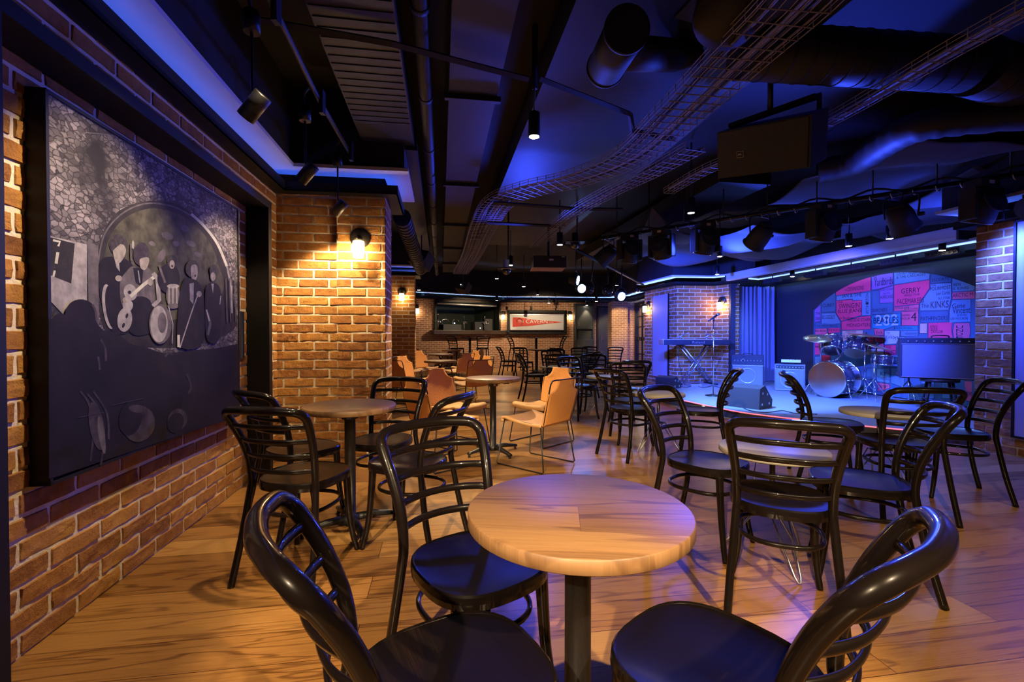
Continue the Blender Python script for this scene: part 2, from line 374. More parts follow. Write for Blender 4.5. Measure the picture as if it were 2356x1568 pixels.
# left brick wall and its two projecting piers
w = MB(); w.wall(LW(0, -3), LW(0, .6), 0, 2.52, .15, 1)
w.wall(LW(0, 4.9), LW(0, 14.9), 0, 2.52, .15, 1)
w.build('wall_left', 'brick_large', kind='structure')
import mathutils.noise as mn
def relief(name, runs):
    # runs: p0, p1, side the wall body lies on, shift of the bond, thickness; real bricks standing off a mortar bed
    m = MB(); RH, BW, G = .0858, .274, .0165
    for p0, p1, side, sh, th, z1 in runs:
        p0, p1 = Vector(p0[:2]).to_3d(), Vector(p1[:2]).to_3d(); d = (p1-p0); L_ = d.length; d.normalize(); n = Vector((d.y, -d.x, 0))*side
        m.mi = 0; m.wall(p0-n*.001, p1-n*.001, 0, z1, th, side)
        m.mi = 1; rows = int(z1/RH)+1
        for r in range(rows):
            za, zb = r*RH+G/2, min((r+1)*RH-G/2, z1)
            if zb-za < .01: continue
            x = -BW+((r % 2)*BW/2+sh) % BW
            while x < L_:
                xa, xb = max(0, x+G/2), min(L_, x+BW-G/2); x += BW
                if xb-xa < .015: continue
                W_, H_ = xb-xa, zb-za; nx_ = max(1, int(W_/.02)); US = [0, min(.003, W_*.1)]+[.003+(W_-.006)*i/nx_ for i in range(1, nx_)]+[max(W_-.003, W_*.9), W_]; VS = [0, .003]+[H_*i/4 for i in (1, 2, 3) if H_ > .04]+[max(H_-.003, .005), H_]; nx = len(US)-1; R = []
                amp = .0035 if (r % 3) else .0022; js = random.uniform(-.002, .002); jp = random.uniform(-.0015, .002)
                for j, vv in enumerate(VS):
                    row = []
                    for i in range(nx+1):
                        px = xa+US[i]; pz = za+vv; e = 0 if (i in (0, nx) or j in (0, len(VS)-1)) else 1
                        q = p0+d*px; nz_ = mn.noise(Vector((q.x*22, q.y*22, pz*30+r*7)))
                        off = .0045+jp+amp*nz_*1.5 if e else -.0015
                        px2 = px+.0035*mn.noise(Vector((px*30, pz*30, r+5.))); pz2 = pz+js+.003*mn.noise(Vector((px*18, pz*40, r+9.)))
                        q = p0+d*px2+n*off; row.append(m.bm.verts.new((q.x, q.y, pz2)))
                    R.append(row)
                for A, Bq in zip(R, R[1:]):
                    for i in range(nx): m._f([A[i], A[i+1], Bq[i+1], Bq[i]], False)
    return m.build(name, ['mortar', 'brick_relief'], kind='structure')
relief('wall_left_near', [(LW(0, .6), LW(0, 4.412), 1, .0, .15, 2.52)])
relief('wall_pier_near', [(LW(0, 4.412), LW(.5525, 4.412), 1, .06, .49, 2.52), (LW(.5525, 4.372), LW(1.0, 4.372), 1, .0, .53, 2.52), (LW(1.0, 4.372), LW(1.0, 4.9), 1, .12, .05, 2.52)])
w = MB(); w.wall(LW(0, 10.35), LW(.95, 10.35), 0, 2.52, .49, 1); w.build('wall_pier_far', 'brick_large', kind='structure')
MB().wall(LW(0, -3), LW(10, -3), 0, 3.4, .1, -1).build('wall_rear', 'brick_large', kind='structure')
cove([LW(0, -3), LW(0, 4.39), LW(1.0, 4.37), LW(1.0, 4.9), LW(0, 4.91), LW(0, 6)], -1, 2.5, 'blue light strip in the cornice over the picture wall and near brick pier', back=0.)
cove([LW(0, 9.2), LW(0, 10.33), LW(.95, 10.35), LW(.95, 10.84), LW(0, 10.85), LW(0, 14.0)], -1, 2.5, 'blue light strip in the cornice around the second brick pier on the left')
# steel portal around the picture
p = MB()
for s0, s1 in ((1.385, 1.45), (3.715, 3.781)): p.box(LW(.0863, (s0+s1)/2, 1.125), (.1726, s1-s0, 2.25), PHI)
p.box(LW(.0863, (1.385+3.781)/2, 2.2215), (.1726, 3.781-1.385, .057), PHI)
tag(p.build('portal_frame', 'black_paint'), 'deep black rectangular portal frame standing off the left brick wall around the big picture', 'frame')
# bar wall, poster wall and the walls beyond
B0 = Vector((-3.6, 14.45, 0)); B1 = Vector((-.454, 16.67, 0)); PW1 = Vector((3.72, 17.0, 0))
dB = (B1-B0).normalized(); nB = Vector((dB.y, -dB.x, 0)); ZT = 2.36
def on_bar(px, py): return on_plane(px, py, B0, nB)
b0 = on_bar(1002, 760); b1 = on_bar(1146.5, 760); zb0, zb1 = 1.335, 2.29
w = MB(); tb = .2
w.wall(B0, b0, 0, ZT, tb, 1, 0); u = (b0-B0).to_2d().length
w.wall(b0, b1, 0, zb0, tb, 1, u); w.wall(b0, b1, zb1, ZT, tb, 1, u); w.wall(b1, B1, 0, ZT, tb, 1, (b1-B0).to_2d().length)
w.build('wall_bar', 'brick_small', kind='structure')
# the bar room behind its hatch
q0 = b0.copy(); q0.z = 0; q1 = b1.copy(); q1.z = 0; nb = -nB
w = MB(); w.wall(q0+nb*2.2-dB*.3, q1+nb*2.2+dB*.3, 0, 2.7, .1, 1); w.wall(q0+nb*.2-dB*.3, q0+nb*2.2-dB*.3, 0, 2.7, .1, 1); w.wall(q1+nb*.2+dB*.3, q1+nb*2.2+dB*.3, 0, 2.7, .1, -1)
mid = (q0+q1)/2+nb*1.2; ab = atan2(dB.y, dB.x)
w.box((mid.x, mid.y, 2.62), ((q1-q0).length+.8, 2.0, .06), ab)
w.build('wall_bar_room', 'bar_green', kind='structure')
L = (q1-q0).length
hatch = thing('serving_hatch', 'dark serving hatch opening in the brick bar wall with a timber counter', 'hatch', ((q0.x+q1.x)/2, (q0.y+q1.y)/2, 0), ab)
m = MB(); 
for x in (-L/2-.02, L/2+.02): m.box((x, .08, (zb0+zb1)/2), (.07, .3, zb1-zb0+.1))
m.box((0, .08, zb1+.02), (L+.1, .3, .07)); m.build('frame', 'black_paint', hatch)
MB().box((0.03, 0.02, 1.27), (L+.42, .55, .14), bev=.01).build('counter', 'bar_wood', hatch)
m = MB(); m.cyl((-L/2+.04, -.02, 2.215), (L/2-.1, -.02, 2.215), .035, None, 10); m.build('roller_shutter', 'silver_trim', hatch)
def tap(x, h, lab, wide):
    t = thing('beer_tap', lab, 'tap', hatch.matrix_basis @ Vector((x, .12, 1.34)), ab, 'chrome taps on the bar counter')
    m = MB(); m.cyl((0, 0, 0), (0, 0, h), .028, .022, 10); m.sphere((0, 0, h), .03); m.build('column', 'chrome', t)
    m = MB(); m.tube([(-wide, -.02, h*.62), (wide, -.02, h*.62)], .022, 8)
    for k in (-1, 0, 1): m.tube([(k*wide*.8, -.03, h*.62), (k*wide*.8, -.1, h*.5)], .012, 6)
    m.build('spout', 'chrome', t)
tap(-L/2+.14, .52, 'chrome beer tap column at the left end of the hatch counter', .06)
tap(-.1, .48, 'chrome beer tap column in the middle of the hatch counter', .08)
tap(L/2-.5, .47, 'chrome beer tap with crossbar near the right end of the hatch counter', .11)
def blob(x, y, sz, nm, lab, cat):
    t = thing(nm, lab, cat, hatch.matrix_basis @ Vector((x, y, 1.34)), ab)
    MB().box((0, 0, sz[2]/2), sz, bev=.01).build('body', 'amp_black', t)
    return t
t = blob(.55, .35, (.34, .3, .30), 'till_screen', 'black till screen on the bar counter right of the middle tap', 'screen'); MB().box((.05, -.155, .08), (.03, .005, .03)).build('indicator', 'tiny_led_white', t)
t = blob(L/2-.3, .3, (.3, .3, .42), 'coffee_machine', 'tall dark coffee machine at the right end of the bar counter', 'machine')
t = blob(-L/2+.75, .4, (.7, .35, .2), 'drinks_chiller', 'low dark machine with a small white light behind the left tap', 'machine')
m = MB(); m.tube(cr([(-.3, 0, .2), (-.28, 0, .36), (-.12, 0, .38), (-.05, 0, .3)]), .012, 6); m.tube(cr([(.1, 0, .2), (.12, 0, .36), (.28, 0, .38), (.33, 0, .3)]), .012, 6); m.build('spout', 'chrome', t)
MB().box((.07, -.18, .24), (.035, .01, .035)).build('indicator', 'tiny_led_white', t)
# poster wall with cabinet and door
w = MB(); w.wall(B1, PW1, 0, ZT, .2, 1, 0); w.build('wall_far', 'brick_small', kind='structure')
dP = (PW1-B1).normalized(); nP = Vector((dP.y, -dP.x, 0)); aP = atan2(dP.y, dP.x)
def on_pw(px, py, off=0.): return on_plane(px, py, B1+nP*off, nP)
def pframe(px0, px1, off=0.):
    a, b = on_pw(px0, 770, off), on_pw(px1, 770, off); return (a+b)/2, (b-a).length
# cabinet
c, wd = pframe(1321, 1366, .1)
cab = thing('tall_cabinet', 'tall charcoal built-in cabinet with an open niche in the far brick wall', 'cabinet', (c.x, c.y, 0), aP)
m = MB()
for x in (-wd/2+.03, wd/2-.03): m.box((x, 0, 1.15), (.06, .2, 2.3))
m.box((0, .05, 1.15), (wd, .1, 2.3)); m.box((0, 0, 2.28), (wd, .2, .06)); m.box((0, 0, .04), (wd, .2, .08)); m.box((0, -.01, 1.0), (wd-.06, .2, .05)); m.box((0, 0, 1.4), (wd-.06, .2, .03)); m.build('carcass', 'door_charcoal', cab)
for z0, z1 in ((.1, .97), (1.42, 2.23)):
    d = MB().box((0, -.09, (z0+z1)/2), (wd-.14, .03, z1-z0)).build('door', 'door_charcoal', cab)
    MB().box((-wd/2+.14, -.11, z1-.22 if z0 < 1 else z0+.16), (.02, .02, .14)).build('handle', 'chrome', d)
# door
c, wd = pframe(1372.5, 1408, .03)
dr = thing('door_1', '', 'door', (c.x, c.y, 0), aP); del dr['label'], dr['category']; dr['kind'] = 'structure'
m = MB()
for x in (-wd/2+.03, wd/2-.03): m.box((x, 0, 1.09), (.06, .1, 2.18))
m.box((0, 0, 2.2), (wd, .1, .06)); m.build('door_frame', 'black_paint', dr)
lf = MB().box((0, -.02, 1.07), (wd-.13, .04, 2.12)).build('door_leaf', 'door_charcoal', dr)
m = MB(); m.box((-wd/2+.15, -.05, 1.02), (.04, .015, .22)); m.tube([(-wd/2+.15, -.06, 1.02), (-wd/2+.15, -.09, 1.02), (-wd/2+.26, -.09, 1.02)], .009, 6); m.build('door_handle', 'chrome', lf)
m = MB(); m.box((wd/2-.08, -.05, 1.65), (.03, .02, .22)); m.build('hinge', 'chrome', lf)
# poster of the pennant inside its black surround
a, b = on_pw(1166.5, 741, .1), on_pw(1303, 741, .1); c = (a+b)/2; wd = (b-a).length
sur = thing('display_frame', 'thick black rectangular frame standing off the far brick wall around the pennant picture', 'frame', (c.x, c.y, c.z), aP)
m = MB(); hh = .43
for x in (-wd/2+.045, wd/2-.045): m.box((x, 0, 0), (.09, .2, hh*2))
for z in (-hh+.045, hh-.045): m.box((0, 0, z), (wd, .2, .09))
m.build('frame', 'black_paint', sur)
a, b = on_pw(1173, 740.6, .09), on_pw(1297.5, 740.6, .09); c2 = (a+b)/2; wd = (b-a).length
ps = thing('pennant_picture', 'wide silver-framed picture of a red pennant reading THE CAVERN on the far brick wall', 'picture', (c2.x, c2.y, c2.z), aP)
m = MB()
for x in (-wd/2+.015, wd/2-.015): m.box((x, 0, 0), (.03, .06, .57))
for z in (-.27, .27): m.box((0, 0, z), (wd, .06, .03))
m.build('frame', 'silver_trim', ps)
pb = MB().box((0, .01, 0), (wd-.05, .03, .52)).build('print', 'poster_grey', ps)
x0, x1 = -wd/2+.1, wd/2-.06
pen = []
for k in range(25):
    u = k/24; pen.append((x0+(x1-x0)*u, -.012, .17*(1-u)+.0+.02*sin(u*9)*(1-u)))
for k in range(25):
    u = 1-k/24; pen.append((x0+(x1-x0)*u, -.012, -.19*(1-u)+.0+.015*sin(u*9+1)*(1-u)))
m = MB(); m.slab(pen, (0, -1, 0), .004); m.build('pennant', 'pennant_red', pb)
m = MB(); m.tube([(x0+.25+.11*cos(a_), -.019, .0+.13*sin(a_)) for a_ in [k*pi/8-1.2 for k in range(12)]], .008, 6); m.build('emblem', 'black_ink', pb)
bpy.context.view_layer.update(); Mp = ps.matrix_world
xd = dP; zd = Vector((0, 0, 1))
text('THE', Mp @ Vector((x0+.20, -.02, -.01)), .2, .07, xd, zd, 'white_ink', pb)
text('CAVERN', Mp @ Vector((x0+.48, -.02, -.045)), .78, .14, xd, zd, 'white_ink', pb)
text('CLUB', Mp @ Vector((x0+1.30, -.02, -.015)), .17, .03, xd, zd, 'white_ink', pb)
# lit rough pier and return wall with glazed door
w = MB(); w.wall((3.50, 16.25), (4.06, 16.25), 0, ZT, .9, 1); w.build('wall_pier_rough', 'brick_rough', kind='structure')
w = MB(); w.wall((4.06, 16.5), (4.3, 16.4), 0, ZT, .2, 1); w.wall((4.3, 16.4), (4.33, 12.3), 0, ZT, .2, 1); w.build('wall_return', 'brick_rough', kind='structure')
d2 = thing('door_2', '', 'door', (4.27, 15.15, 0), pi/2); del d2['label'], d2['category']; d2['kind'] = 'structure'
m = MB()
for x in (-.7, .7): m.box((x, 0, 1.1), (.12, .12, 2.2))
m.box((0, 0, 2.2), (1.5, .12, .12)); m.build('door_frame', 'black_paint', d2)
m = MB()
for x in (-.58, 0, .58): m.box((x, 0, 1.08), (.1, .05, 2.1))
for z in (.08, .55, 1.05, 1.45, 1.8, 2.1): m.box((0, 0, z), (1.2, .05, .12 if z in (.08, 1.05) else .03))
lf = m.build('door_leaf', 'black_paint', d2)
MB().box((0, 0, 1.08), (1.2, .01, 2.1)).build('door_glass', 'glass_dark', d2)
# brick walls beside the stage
Q = [Vector((4.3, 12.3, 0)), Vector((3.465, 12.1, 0)), Vector((3.745, 10.55, 0)), Vector((4.64, 10.65, 0)), Vector((4.9, 10.15, 0)), Vector((5.02, 10.9, 0)), Vector((6.4, 11.1, 0))]
ZS = 2.30
w = MB(); u = 0
for a, b in zip(Q[:4], Q[1:5]):
    w.wall(a, b, 0, ZS, .12, 1, u); u += (b-a).length
w.build('wall_stage_left', 'brick_large', kind='structure')
w = MB(); w.wall(Q[4], Q[5], 0, 2.9, .1, 1); w.wall(Q[5], Q[6], 0, 2.9, .1, 1); w.build('wall_stage_rear', 'stage_black', kind='structure')
TM = 9.156
M0, M1 = LW(TM, 9.9), LW(TM, 3.9)
w = MB(); w.wall(M0, M1, 0, 2.9, .1, 1); w.build('wall_stage_right', 'stage_black', kind='structure')
w = MB(); w.wall(LW(TM, 3.82), LW(7.06, 3.82), 0, ZS, .1, 1, 0); w.wall(LW(7.06, 2.0), LW(7.06, -3), 0, ZS, .12, 1, .1)
w.build('wall_right', 'brick_large', kind='structure')
relief('wall_right_near', [(LW(7.06, 3.82), LW(7.06, 2.0), 1, .1, .12, ZS)])
cove([Q[1], Q[2], Q[3], Q[4], Q[5]], -1, ZS, 'blue light strip in the cornice over the brick wall left of the stage', ledm='led_blue_far')
cove([Vector((4.95, 10.25, 0)), LW(8.75, 9.45), LW(8.75, 3.9)], -1, 2.26, 'blue light strip over the stage backdrop', ledm='led_blue_far', w=.1)
cove([LW(7.6, 3.84), LW(7.06, 3.82), LW(7.06, -3)], -1, ZS, 'blue light strip over the brick wall at the right edge', ledm='led_blue')
cove([LW(0.02, 13.9), B0, B1, PW1, Vector((3.75, 16.4, 0)), Vector((4.1, 16.2, 0)), Vector((4.3, 12.5, 0))], -1, ZT, 'blue light strip in the cornice along the far walls', ledm='led_blue_far')
# flat boards on the brick walls
a, b = on_plane(1504, 770, Q[1], (Q[2]-Q[1]).cross(Vector((0, 0, 1))).normalized()), on_plane(1539, 770, Q[1], (Q[2]-Q[1]).cross(Vector((0, 0, 1))).normalized())
c = (a+b)/2; dd = (Q[2]-Q[1]).normalized(); nq = Vector((dd.y, -dd.x, 0)); c += nq*.02
bd = thing('wall_board', 'smooth lilac board fixed on the brick wall behind the stage monitor', 'panel', (c.x, c.y, 1.15), atan2(dd.y, dd.x))
MB().box((0, 0, 0), ((b-a).length, .03, 1.98)).build('face', 'panel_grey', bd)
m = MB()
for x in (-1, 1): m.box((x*((b-a).length/2+.008), 0, 0), (.014, .034, 2.0))
m.build('edge_strip', 'black_paint', bd)
p4 = LW(7.035, 2.35)
bd = thing('wall_board', 'tall lilac board with a black edge on the brick wall at the right border of the photo', 'panel', (p4.x, p4.y, 1.235), PHI+pi/2)
MB().box((0, 0, 0), (2.2, .03, 2.06)).build('face', 'panel_grey', bd)
m = MB(); m.box((1.11, 0, 0), (.02, .05, 2.1)); m.box((0, 0, 1.04), (2.24, .05, .02)); m.box((0, 0, -1.04), (2.24, .05, .02)); m.build('edge_strip', 'black_paint', bd)
# ------------------------------------------------------------------ stage
edge_px = [(1538, 874), (1511, 882), (1501, 890), (1507, 903), (1530, 911), (1565, 918), (1624, 930.5), (1700, 945.5), (1780, 956), (1845, 963), (1981, 977), (2104, 988), (2190, 994)]
ep = [atz(x, y, .12) for x, y in edge_px]
e2 = cr(ep, 5)
back = [LW(7.15, 3.9), LW(9.1, 3.95), LW(9.1, 9.85), Q[5], Q[4], Q[3], Q[2]+Vector((.05, -.02, 0))]
poly = [(p.x, p.y) for p in e2]+[(LW(7.05, 3.95).x, LW(7.05, 3.95).y)]+[(p.x, p.y) for p in back]
st = thing('stage_platform', '', 'stage'); del st['label'], st['category']; st['kind'] = 'structure'
MB().prism(poly, .1, .12).build('stage_deck', 'stage_floor', st)
MB().prism(poly, .0, .1).build('stage_base', 'stage_black', st)
rl = MB().tube([p+Vector((0, -.012, -.008)) for p in e2]+[LW(7.03, 3.9, .112)], .007, 6).build('led_edge', 'led_red')
tag(rl, 'thin glowing red light line along the curved stage edge', 'light strip')
# curtain
c0, c1 = Vector((4.93, 10.32, 0)), Vector((5.98, 10.6, 0)); N = 120; m = MB()
cd = (c1-c0).normalized(); cn = Vector((-cd.y, cd.x, 0)); rows = []
for z in (.13, .8, 1.6, 2.28):
    row = []
    for i in range(N+1):
        u = i/N; a_ = .045*sin(u*2*pi*9+.8*sin(u*17))+.018*sin(u*2*pi*21+1)+.01*sin(z*2+u*30)
        q = c0+(c1-c0)*u+cn*a_*(1.1-.25*z/2.3); row.append(m.bm.verts.new((q.x, q.y, z)))
    rows.append(row)
for A, Bq in zip(rows, rows[1:]):
    for i in range(N): m._f([A[i], A[i+1], Bq[i+1], Bq[i]], True)
tag(m.build('stage_curtain', 'curtain_grey'), 'pleated grey stage curtain hanging beside the brick wall', 'curtain')
# ------------------------------------------------------------------ bentwood chair (front = +y)
def seat_outline(k, n=36):
    out = []
    for i in range(n):
        a = 2*pi*i/n; c_, s_ = cos(a), sin(a); e = 2/2.7
        x = .205*k*abs(c_)**e*(1 if c_ > 0 else -1); y = .205*k*abs(s_)**e*(1 if s_ > 0 else -1)
        x *= 1-.09*(.205-y)/.41; out.append((x, y))
    return out
def make_chair(root, sz=.47, ring_z=.325, detail=1):
    dz = sz-.47
    m = MB()
    for (k0, z0), (k1, z1) in zip(((.93, -.042), (1., -.038), (1.01, -.02), (1.0, -.002), (.975, .004), (.95, .001)), ((1., -.038), (1.01, -.02), (1., -.002), (.975, .004), (.95, .001), (.93, -.004))):
        A, Bq = seat_outline(k0), seat_outline(k1)
        va = [m.bm.verts.new((x, y, sz+z0)) for x, y in A]; vb = [m.bm.verts.new((x, y, sz+z1)) for x, y in Bq]
        for i in range(len(A)): j = (i+1) % len(A); m._f([va[i], va[j], vb[j], vb[i]], True)
    o = seat_outline(.93); m._f([m.bm.verts.new((x, y, sz-.042)) for x, y in o][::-1])
    m.build('seat_frame', 'black_lacquer', root)
    m = MB(); R = []
    for k, z in ((.95, .0005), (.8, -.006), (.55, -.011), (.25, -.013)):
        R.append([m.bm.verts.new((x, y, sz+z)) for x, y in seat_outline(k)])
    for A, Bq in zip(R, R[1:]):
        for i in range(len(A)): j = (i+1) % len(A); m._f([A[i], A[j], Bq[j], Bq[i]], True)
    m._f(R[-1]); m.build('seat', 'stained_seat', root)
    half = [(-.205, -.275, 0), (-.192, -.225, (.2+dz)), (-.176, -.19, .40+dz), (-.170, -.18, .49+dz), (-.174, -.195, .60+dz), (-.186, -.232, .70+dz), (-.198, -.276, .78+dz), (-.197, -.302, .815+dz), (-.172, -.326, .836+dz), (-.12, -.345, .843+dz), (-.05, -.36, .846+dz)]
    path = cr(half+[(-x, y, z) for x, y, z in half[::-1]], 5)
    m = MB(); m.tube(path, [.0165+.003*min(1, max(0, (p.z-dz-.45)/.3)) for p in path], 10); m.build('back_frame', 'black_lacquer', root)
    P = cr(half, 8)
    def post(z):
        for a, b in zip(P, P[1:]):
            if a.z <= z <= b.z and b.z > a.z: return a.lerp(b, (z-a.z)/(b.z-a.z))
        return P[-1]
    for z in (.765, .69, .615, .54):
        q = post(z+dz); e = [(q.x, q.y, q.z), (q.x*.8, q.y-.028, q.z+.001), (q.x*.45, q.y-.055, q.z+.002), (0, q.y-.064, q.z+.003)]
        pp = cr(e+[(-x, y, zz) for x, y, zz in e[-2::-1]], 4)
        MB().tube(pp, .0065, 8, up=(0, -.25, 1), rz=.0125).build('slat', 'black_lacquer', root)
    for sx in (-1, 1):
        pts = cr([(sx*.150, .135, sz-.03), (sx*.152, .140, sz*.75), (sx*.157, .15, sz*.45), (sx*.168, .165, sz*.2), (sx*.184, .183, 0)], 4)
        MB().tube(pts, [.0215-.008*i/(len(pts)-1) for i in range(len(pts))], 8).build('leg', 'black_lacquer', root)
    ring = [(.163*abs(cos(a))**.8*(1 if cos(a) > 0 else -1), -.022+.178*abs(sin(a))**.8*(1 if sin(a) > 0 else -1), ring_z) for a in [2*pi*i/40 for i in range(40)]]
    m = MB().tube(ring, .0085, 8, closed=True, rz=.011); m.build('stretcher_ring', 'black_lacquer', root)
    return root
KCH = 'black bentwood chairs'
chairs = [
 # x, y, angle, label
 (-.123, .966, -61.8, 'nearest black bentwood chair at the lower left, its curled back towards the left border', 'chairs at the nearest oak table'),
 (.444, 1.004, 41.2, 'black bentwood chair at the lower right, its glossy back loop cut by the bottom border', 'chairs at the nearest oak table'),
 (-.11, 1.462, -143.2, 'black bentwood chair behind the nearest round oak table, tucked under its left side', 'chairs at the nearest oak table'),
 (1.184, 2.044, -25.4, 'black bentwood chair seen square from behind in front of the nearest grey table', 'chairs at the nearest grey table'),
 (1.113, 2.633, -137.5, 'black bentwood chair left of the nearest grey table, its seat shining blue', 'chairs at the nearest grey table'),
 (1.717, 2.287, 61.8, 'black bentwood chair right of the nearest grey table with a bright blue lit post', 'chairs at the nearest grey table'),
 (2.60, 3.13, -12, 'wide-backed black bentwood chair seen from behind at the right grey table', 'chairs at the right grey table'),
 (3.271, 3.449, 70.2, 'rightmost black bentwood chair, standing in front of the right brick wall', 'chairs at the right grey table'),
 (2.62, 3.78, -113, 'black bentwood chair seen edge-on from the side in front of the bass drum', 'chairs at the right grey table'),
 (1.181, 4.558, -57.5, 'black bentwood chair with a blue lit seat left of the middle grey table', 'chairs at the middle grey table'),
 (1.80, 4.44, 70, 'black bentwood chair turned sideways in front of the stage monitors', 'chairs at the middle grey table'),
 (1.33, 5.10, 176, 'black bentwood chair behind the middle grey table, facing the camera', 'chairs at the middle grey table'),
 (-1.065, 2.385, -10, 'large black bentwood chair seen from behind beside the framed picture', 'chairs at the left oak table'),
 (-1.327, 2.935, -35, 'black bentwood chair between the left oak table and the portal frame', 'chairs at the left oak table'),
 (-.89, 3.152, 169.7, 'black bentwood chair behind the left oak table, before the near brick pier', 'chairs at the left oak table'),
 (-.591, 2.644, 69.8, 'black bentwood chair right of the left oak table, before the tan chairs', 'chairs at the left oak table'),
 (1.52, 6.13, 8, 'black bentwood chair between the middle grey table and the next one beyond', 'chairs in the room centre'),
 (.97, 6.55, -150, 'black bentwood chair left of the farther grey table with a glossy blue seat edge', 'chairs in the room centre'),
 (1.32, 7.32, 176, 'blue lit black bentwood chair behind the farther grey table', 'chairs in the room centre'),
 (.42, 8.35, -80, 'black bentwood chair glinting in profile left of the far grey table', 'chairs in the room centre'),
 (.80, 8.05, -8, 'black bentwood chair seen from behind at the far grey table', 'chairs in the room centre'),
 (1.32, 8.75, 100, 'black bentwood chair right of the far grey table, before the farther grey table', 'chairs in the room centre'),
 (.80, 9.25, 178, 'black bentwood chair behind the far grey table facing the camera', 'chairs in the room centre'),
 (-.08, 12.9, -75, 'small far black bentwood chair standing clear at the left of the far group', 'chairs by the far wall'),
 (.35, 12.3, -30, 'small far black bentwood chair seen from behind beside the clear standing one', 'chairs by the far wall'),
 (1.05, 10.9, -10, 'far black bentwood chair with open ladder back before the bar stools', 'chairs by the far wall'),
 (1.65, 11.4, 170, 'far black bentwood chair facing the camera below the pennant picture', 'chairs by the far wall'),
 (2.05, 12.4, 165, 'far black bentwood chair in front of the charcoal cabinet', 'chairs by the far wall'),
 (2.62, 12.1, 150, 'far black bentwood chair in front of the charcoal door', 'chairs by the far wall'),
]
proto = None
for x, y, a, lab, g in chairs:
    if proto is None:
        proto = thing('bentwood_chair', lab, 'chair', (x, y, 0), radians(a), g); make_chair(proto)
    else: dup(proto, (x, y, 0), radians(a), lab, g)
stools = [(-1.78, 15.0, -35, 'tall black bar stool left of the high table under the serving hatch'), (-.98, 15.2, 10, 'tall black bar stool right of the high table under the serving hatch'),
 (.18, 15.0, -70, 'tall black bar stool left of the high table below the pennant picture'), (1.42, 15.0, 70, 'tall black bar stool right of the high table below the pennant picture')]
sp_ = None
for x, y, a, lab in stools:
    if sp_ is None:
        sp_ = thing('bar_stool', lab, 'stool', (x, y, 0), radians(a), 'bar stools at the high tables'); make_chair(sp_, .76, .34)
    else: dup(sp_, (x, y, 0), radians(a), lab)
# ------------------------------------------------------------------ tables
def oak_table(root, h=.754, R=.273, top='oak_top'):
    th = .034
    m = MB(); m.lathe([(.001, h-th), (R-.004, h-th), (R, h-th+.003), (R, h-.003), (R-.003, h), (.001, h)], seg=72); m.build('tabletop', top, root)
    m = MB(); m.lathe([(.001, .03), (.052, .03), (.052, .075), (.0325, .08), (.0325, h-th-.055), (.05, h-th-.05), (.05, h-th-.005), (.001, h-th-.005)], seg=24)
    m.build('column', 'black_metal', root)
    m = MB(); m.box((.06, 0, h-th-.008), (.34, .05, .016)); m.box((0, 0, h-th-.008), (.05, .34, .016)); m.box((.135, 0, h-th-.022), (.055, .05, .026), bev=.004); m.build('mounting_plate', 'black_metal', root)
    m = MB(); m.box((.0, -.055, h-th-.03), (.025, .02, .03)); m.build('latch', 'chrome', root)
    for k in range(4):
        a = k*pi/2+.35; d = Vector((cos(a), sin(a), 0))
        m = MB(); m.tube([d*.03+Vector((0, 0, .058)), d*.14+Vector((0, 0, .058)), d*.275+Vector((0, 0, .036)), d*.295+Vector((0, 0, .032))], [.025, .024, .022, .02], 8, up=(0, 0, 1), rz=[.026, .022, .015, .013])
        ft = m.build('foot', 'black_metal', root)
        MB().cyl(tuple(d*.28)[:2]+(0,), tuple(d*.28)[:2]+(.022,), .013, .011, 10).build('glide', 'black_metal', ft)
def grey_table(root, h=.591, R=.258):
    th = .03
    m = MB(); m.lathe([(.001, h-th), (R-.003, h-th), (R, h-th+.003), (R, h-.003), (R-.003, h), (.001, h)], seg=64); m.build('tabletop', 'grey_laminate', root)
    m = MB(); m.lathe([(.001, .285), (.06, .285), (.06, .295), (.0135, .30), (.0135, h-th-.01), (.09, h-th-.008), (.09, h-th), (.001, h-th)], seg=20); m.build('column', 'black_metal', root)
    for k in range(3):
        a = k*2*pi/3+.5; d = Vector((cos(a), sin(a), 0)); e = Vector((-sin(a), cos(a), 0))
        pts = [d*.05+e*.045+Vector((0, 0, .29)), d*.23+e*.014+Vector((0, 0, .03)), d*.245+e*.006+Vector((0, 0, .007)), d*.245-e*.006+Vector((0, 0, .007)), d*.23-e*.014+Vector((0, 0, .03)), d*.05-e*.045+Vector((0, 0, .29))]
        MB().tube(pts, .0048, 8).build('hairpin_leg', 'steel', root)
    m = MB(); cpts = cr([(-.09, -.02, .56), (-.12, -.05, .44), (-.06, -.05, .36), (-.03, -.03, .42)], 6)
    m.tube(cpts, .003, 5); m.build('chain', 'steel', root)
tb = [(.164, 1.144, 'nearest round oak-topped cafe table with a black column, at the bottom centre', 0), (-.992, 2.828, 'round oak-topped table on a black column beside the framed picture', .25), (-.19, 4.63, 'round oak-topped pedestal table in the middle of the tan leather chairs', .3),
 (-1.20, 7.75, 'round brown table among the tan leather chairs beside the second brick pier', .1), (-1.60, 10.4, 'small far brown table between the tan leather chairs', .2), (-1.72, 13.2, 'farthest brown table in front of the wall under the serving hatch', .5), (.75, 13.9, 'brown topped low table in front of the bar stools below the pennant', .1)]
o0 = None
for x, y, lab, a in tb:
    if o0 is None: o0 = thing('round_table', lab, 'table', (x, y, 0), 0, 'round brown pedestal tables'); oak_table(o0)
    else: dup(o0, (x, y, 0), a, lab)
o0.rotation_euler.z = -.1
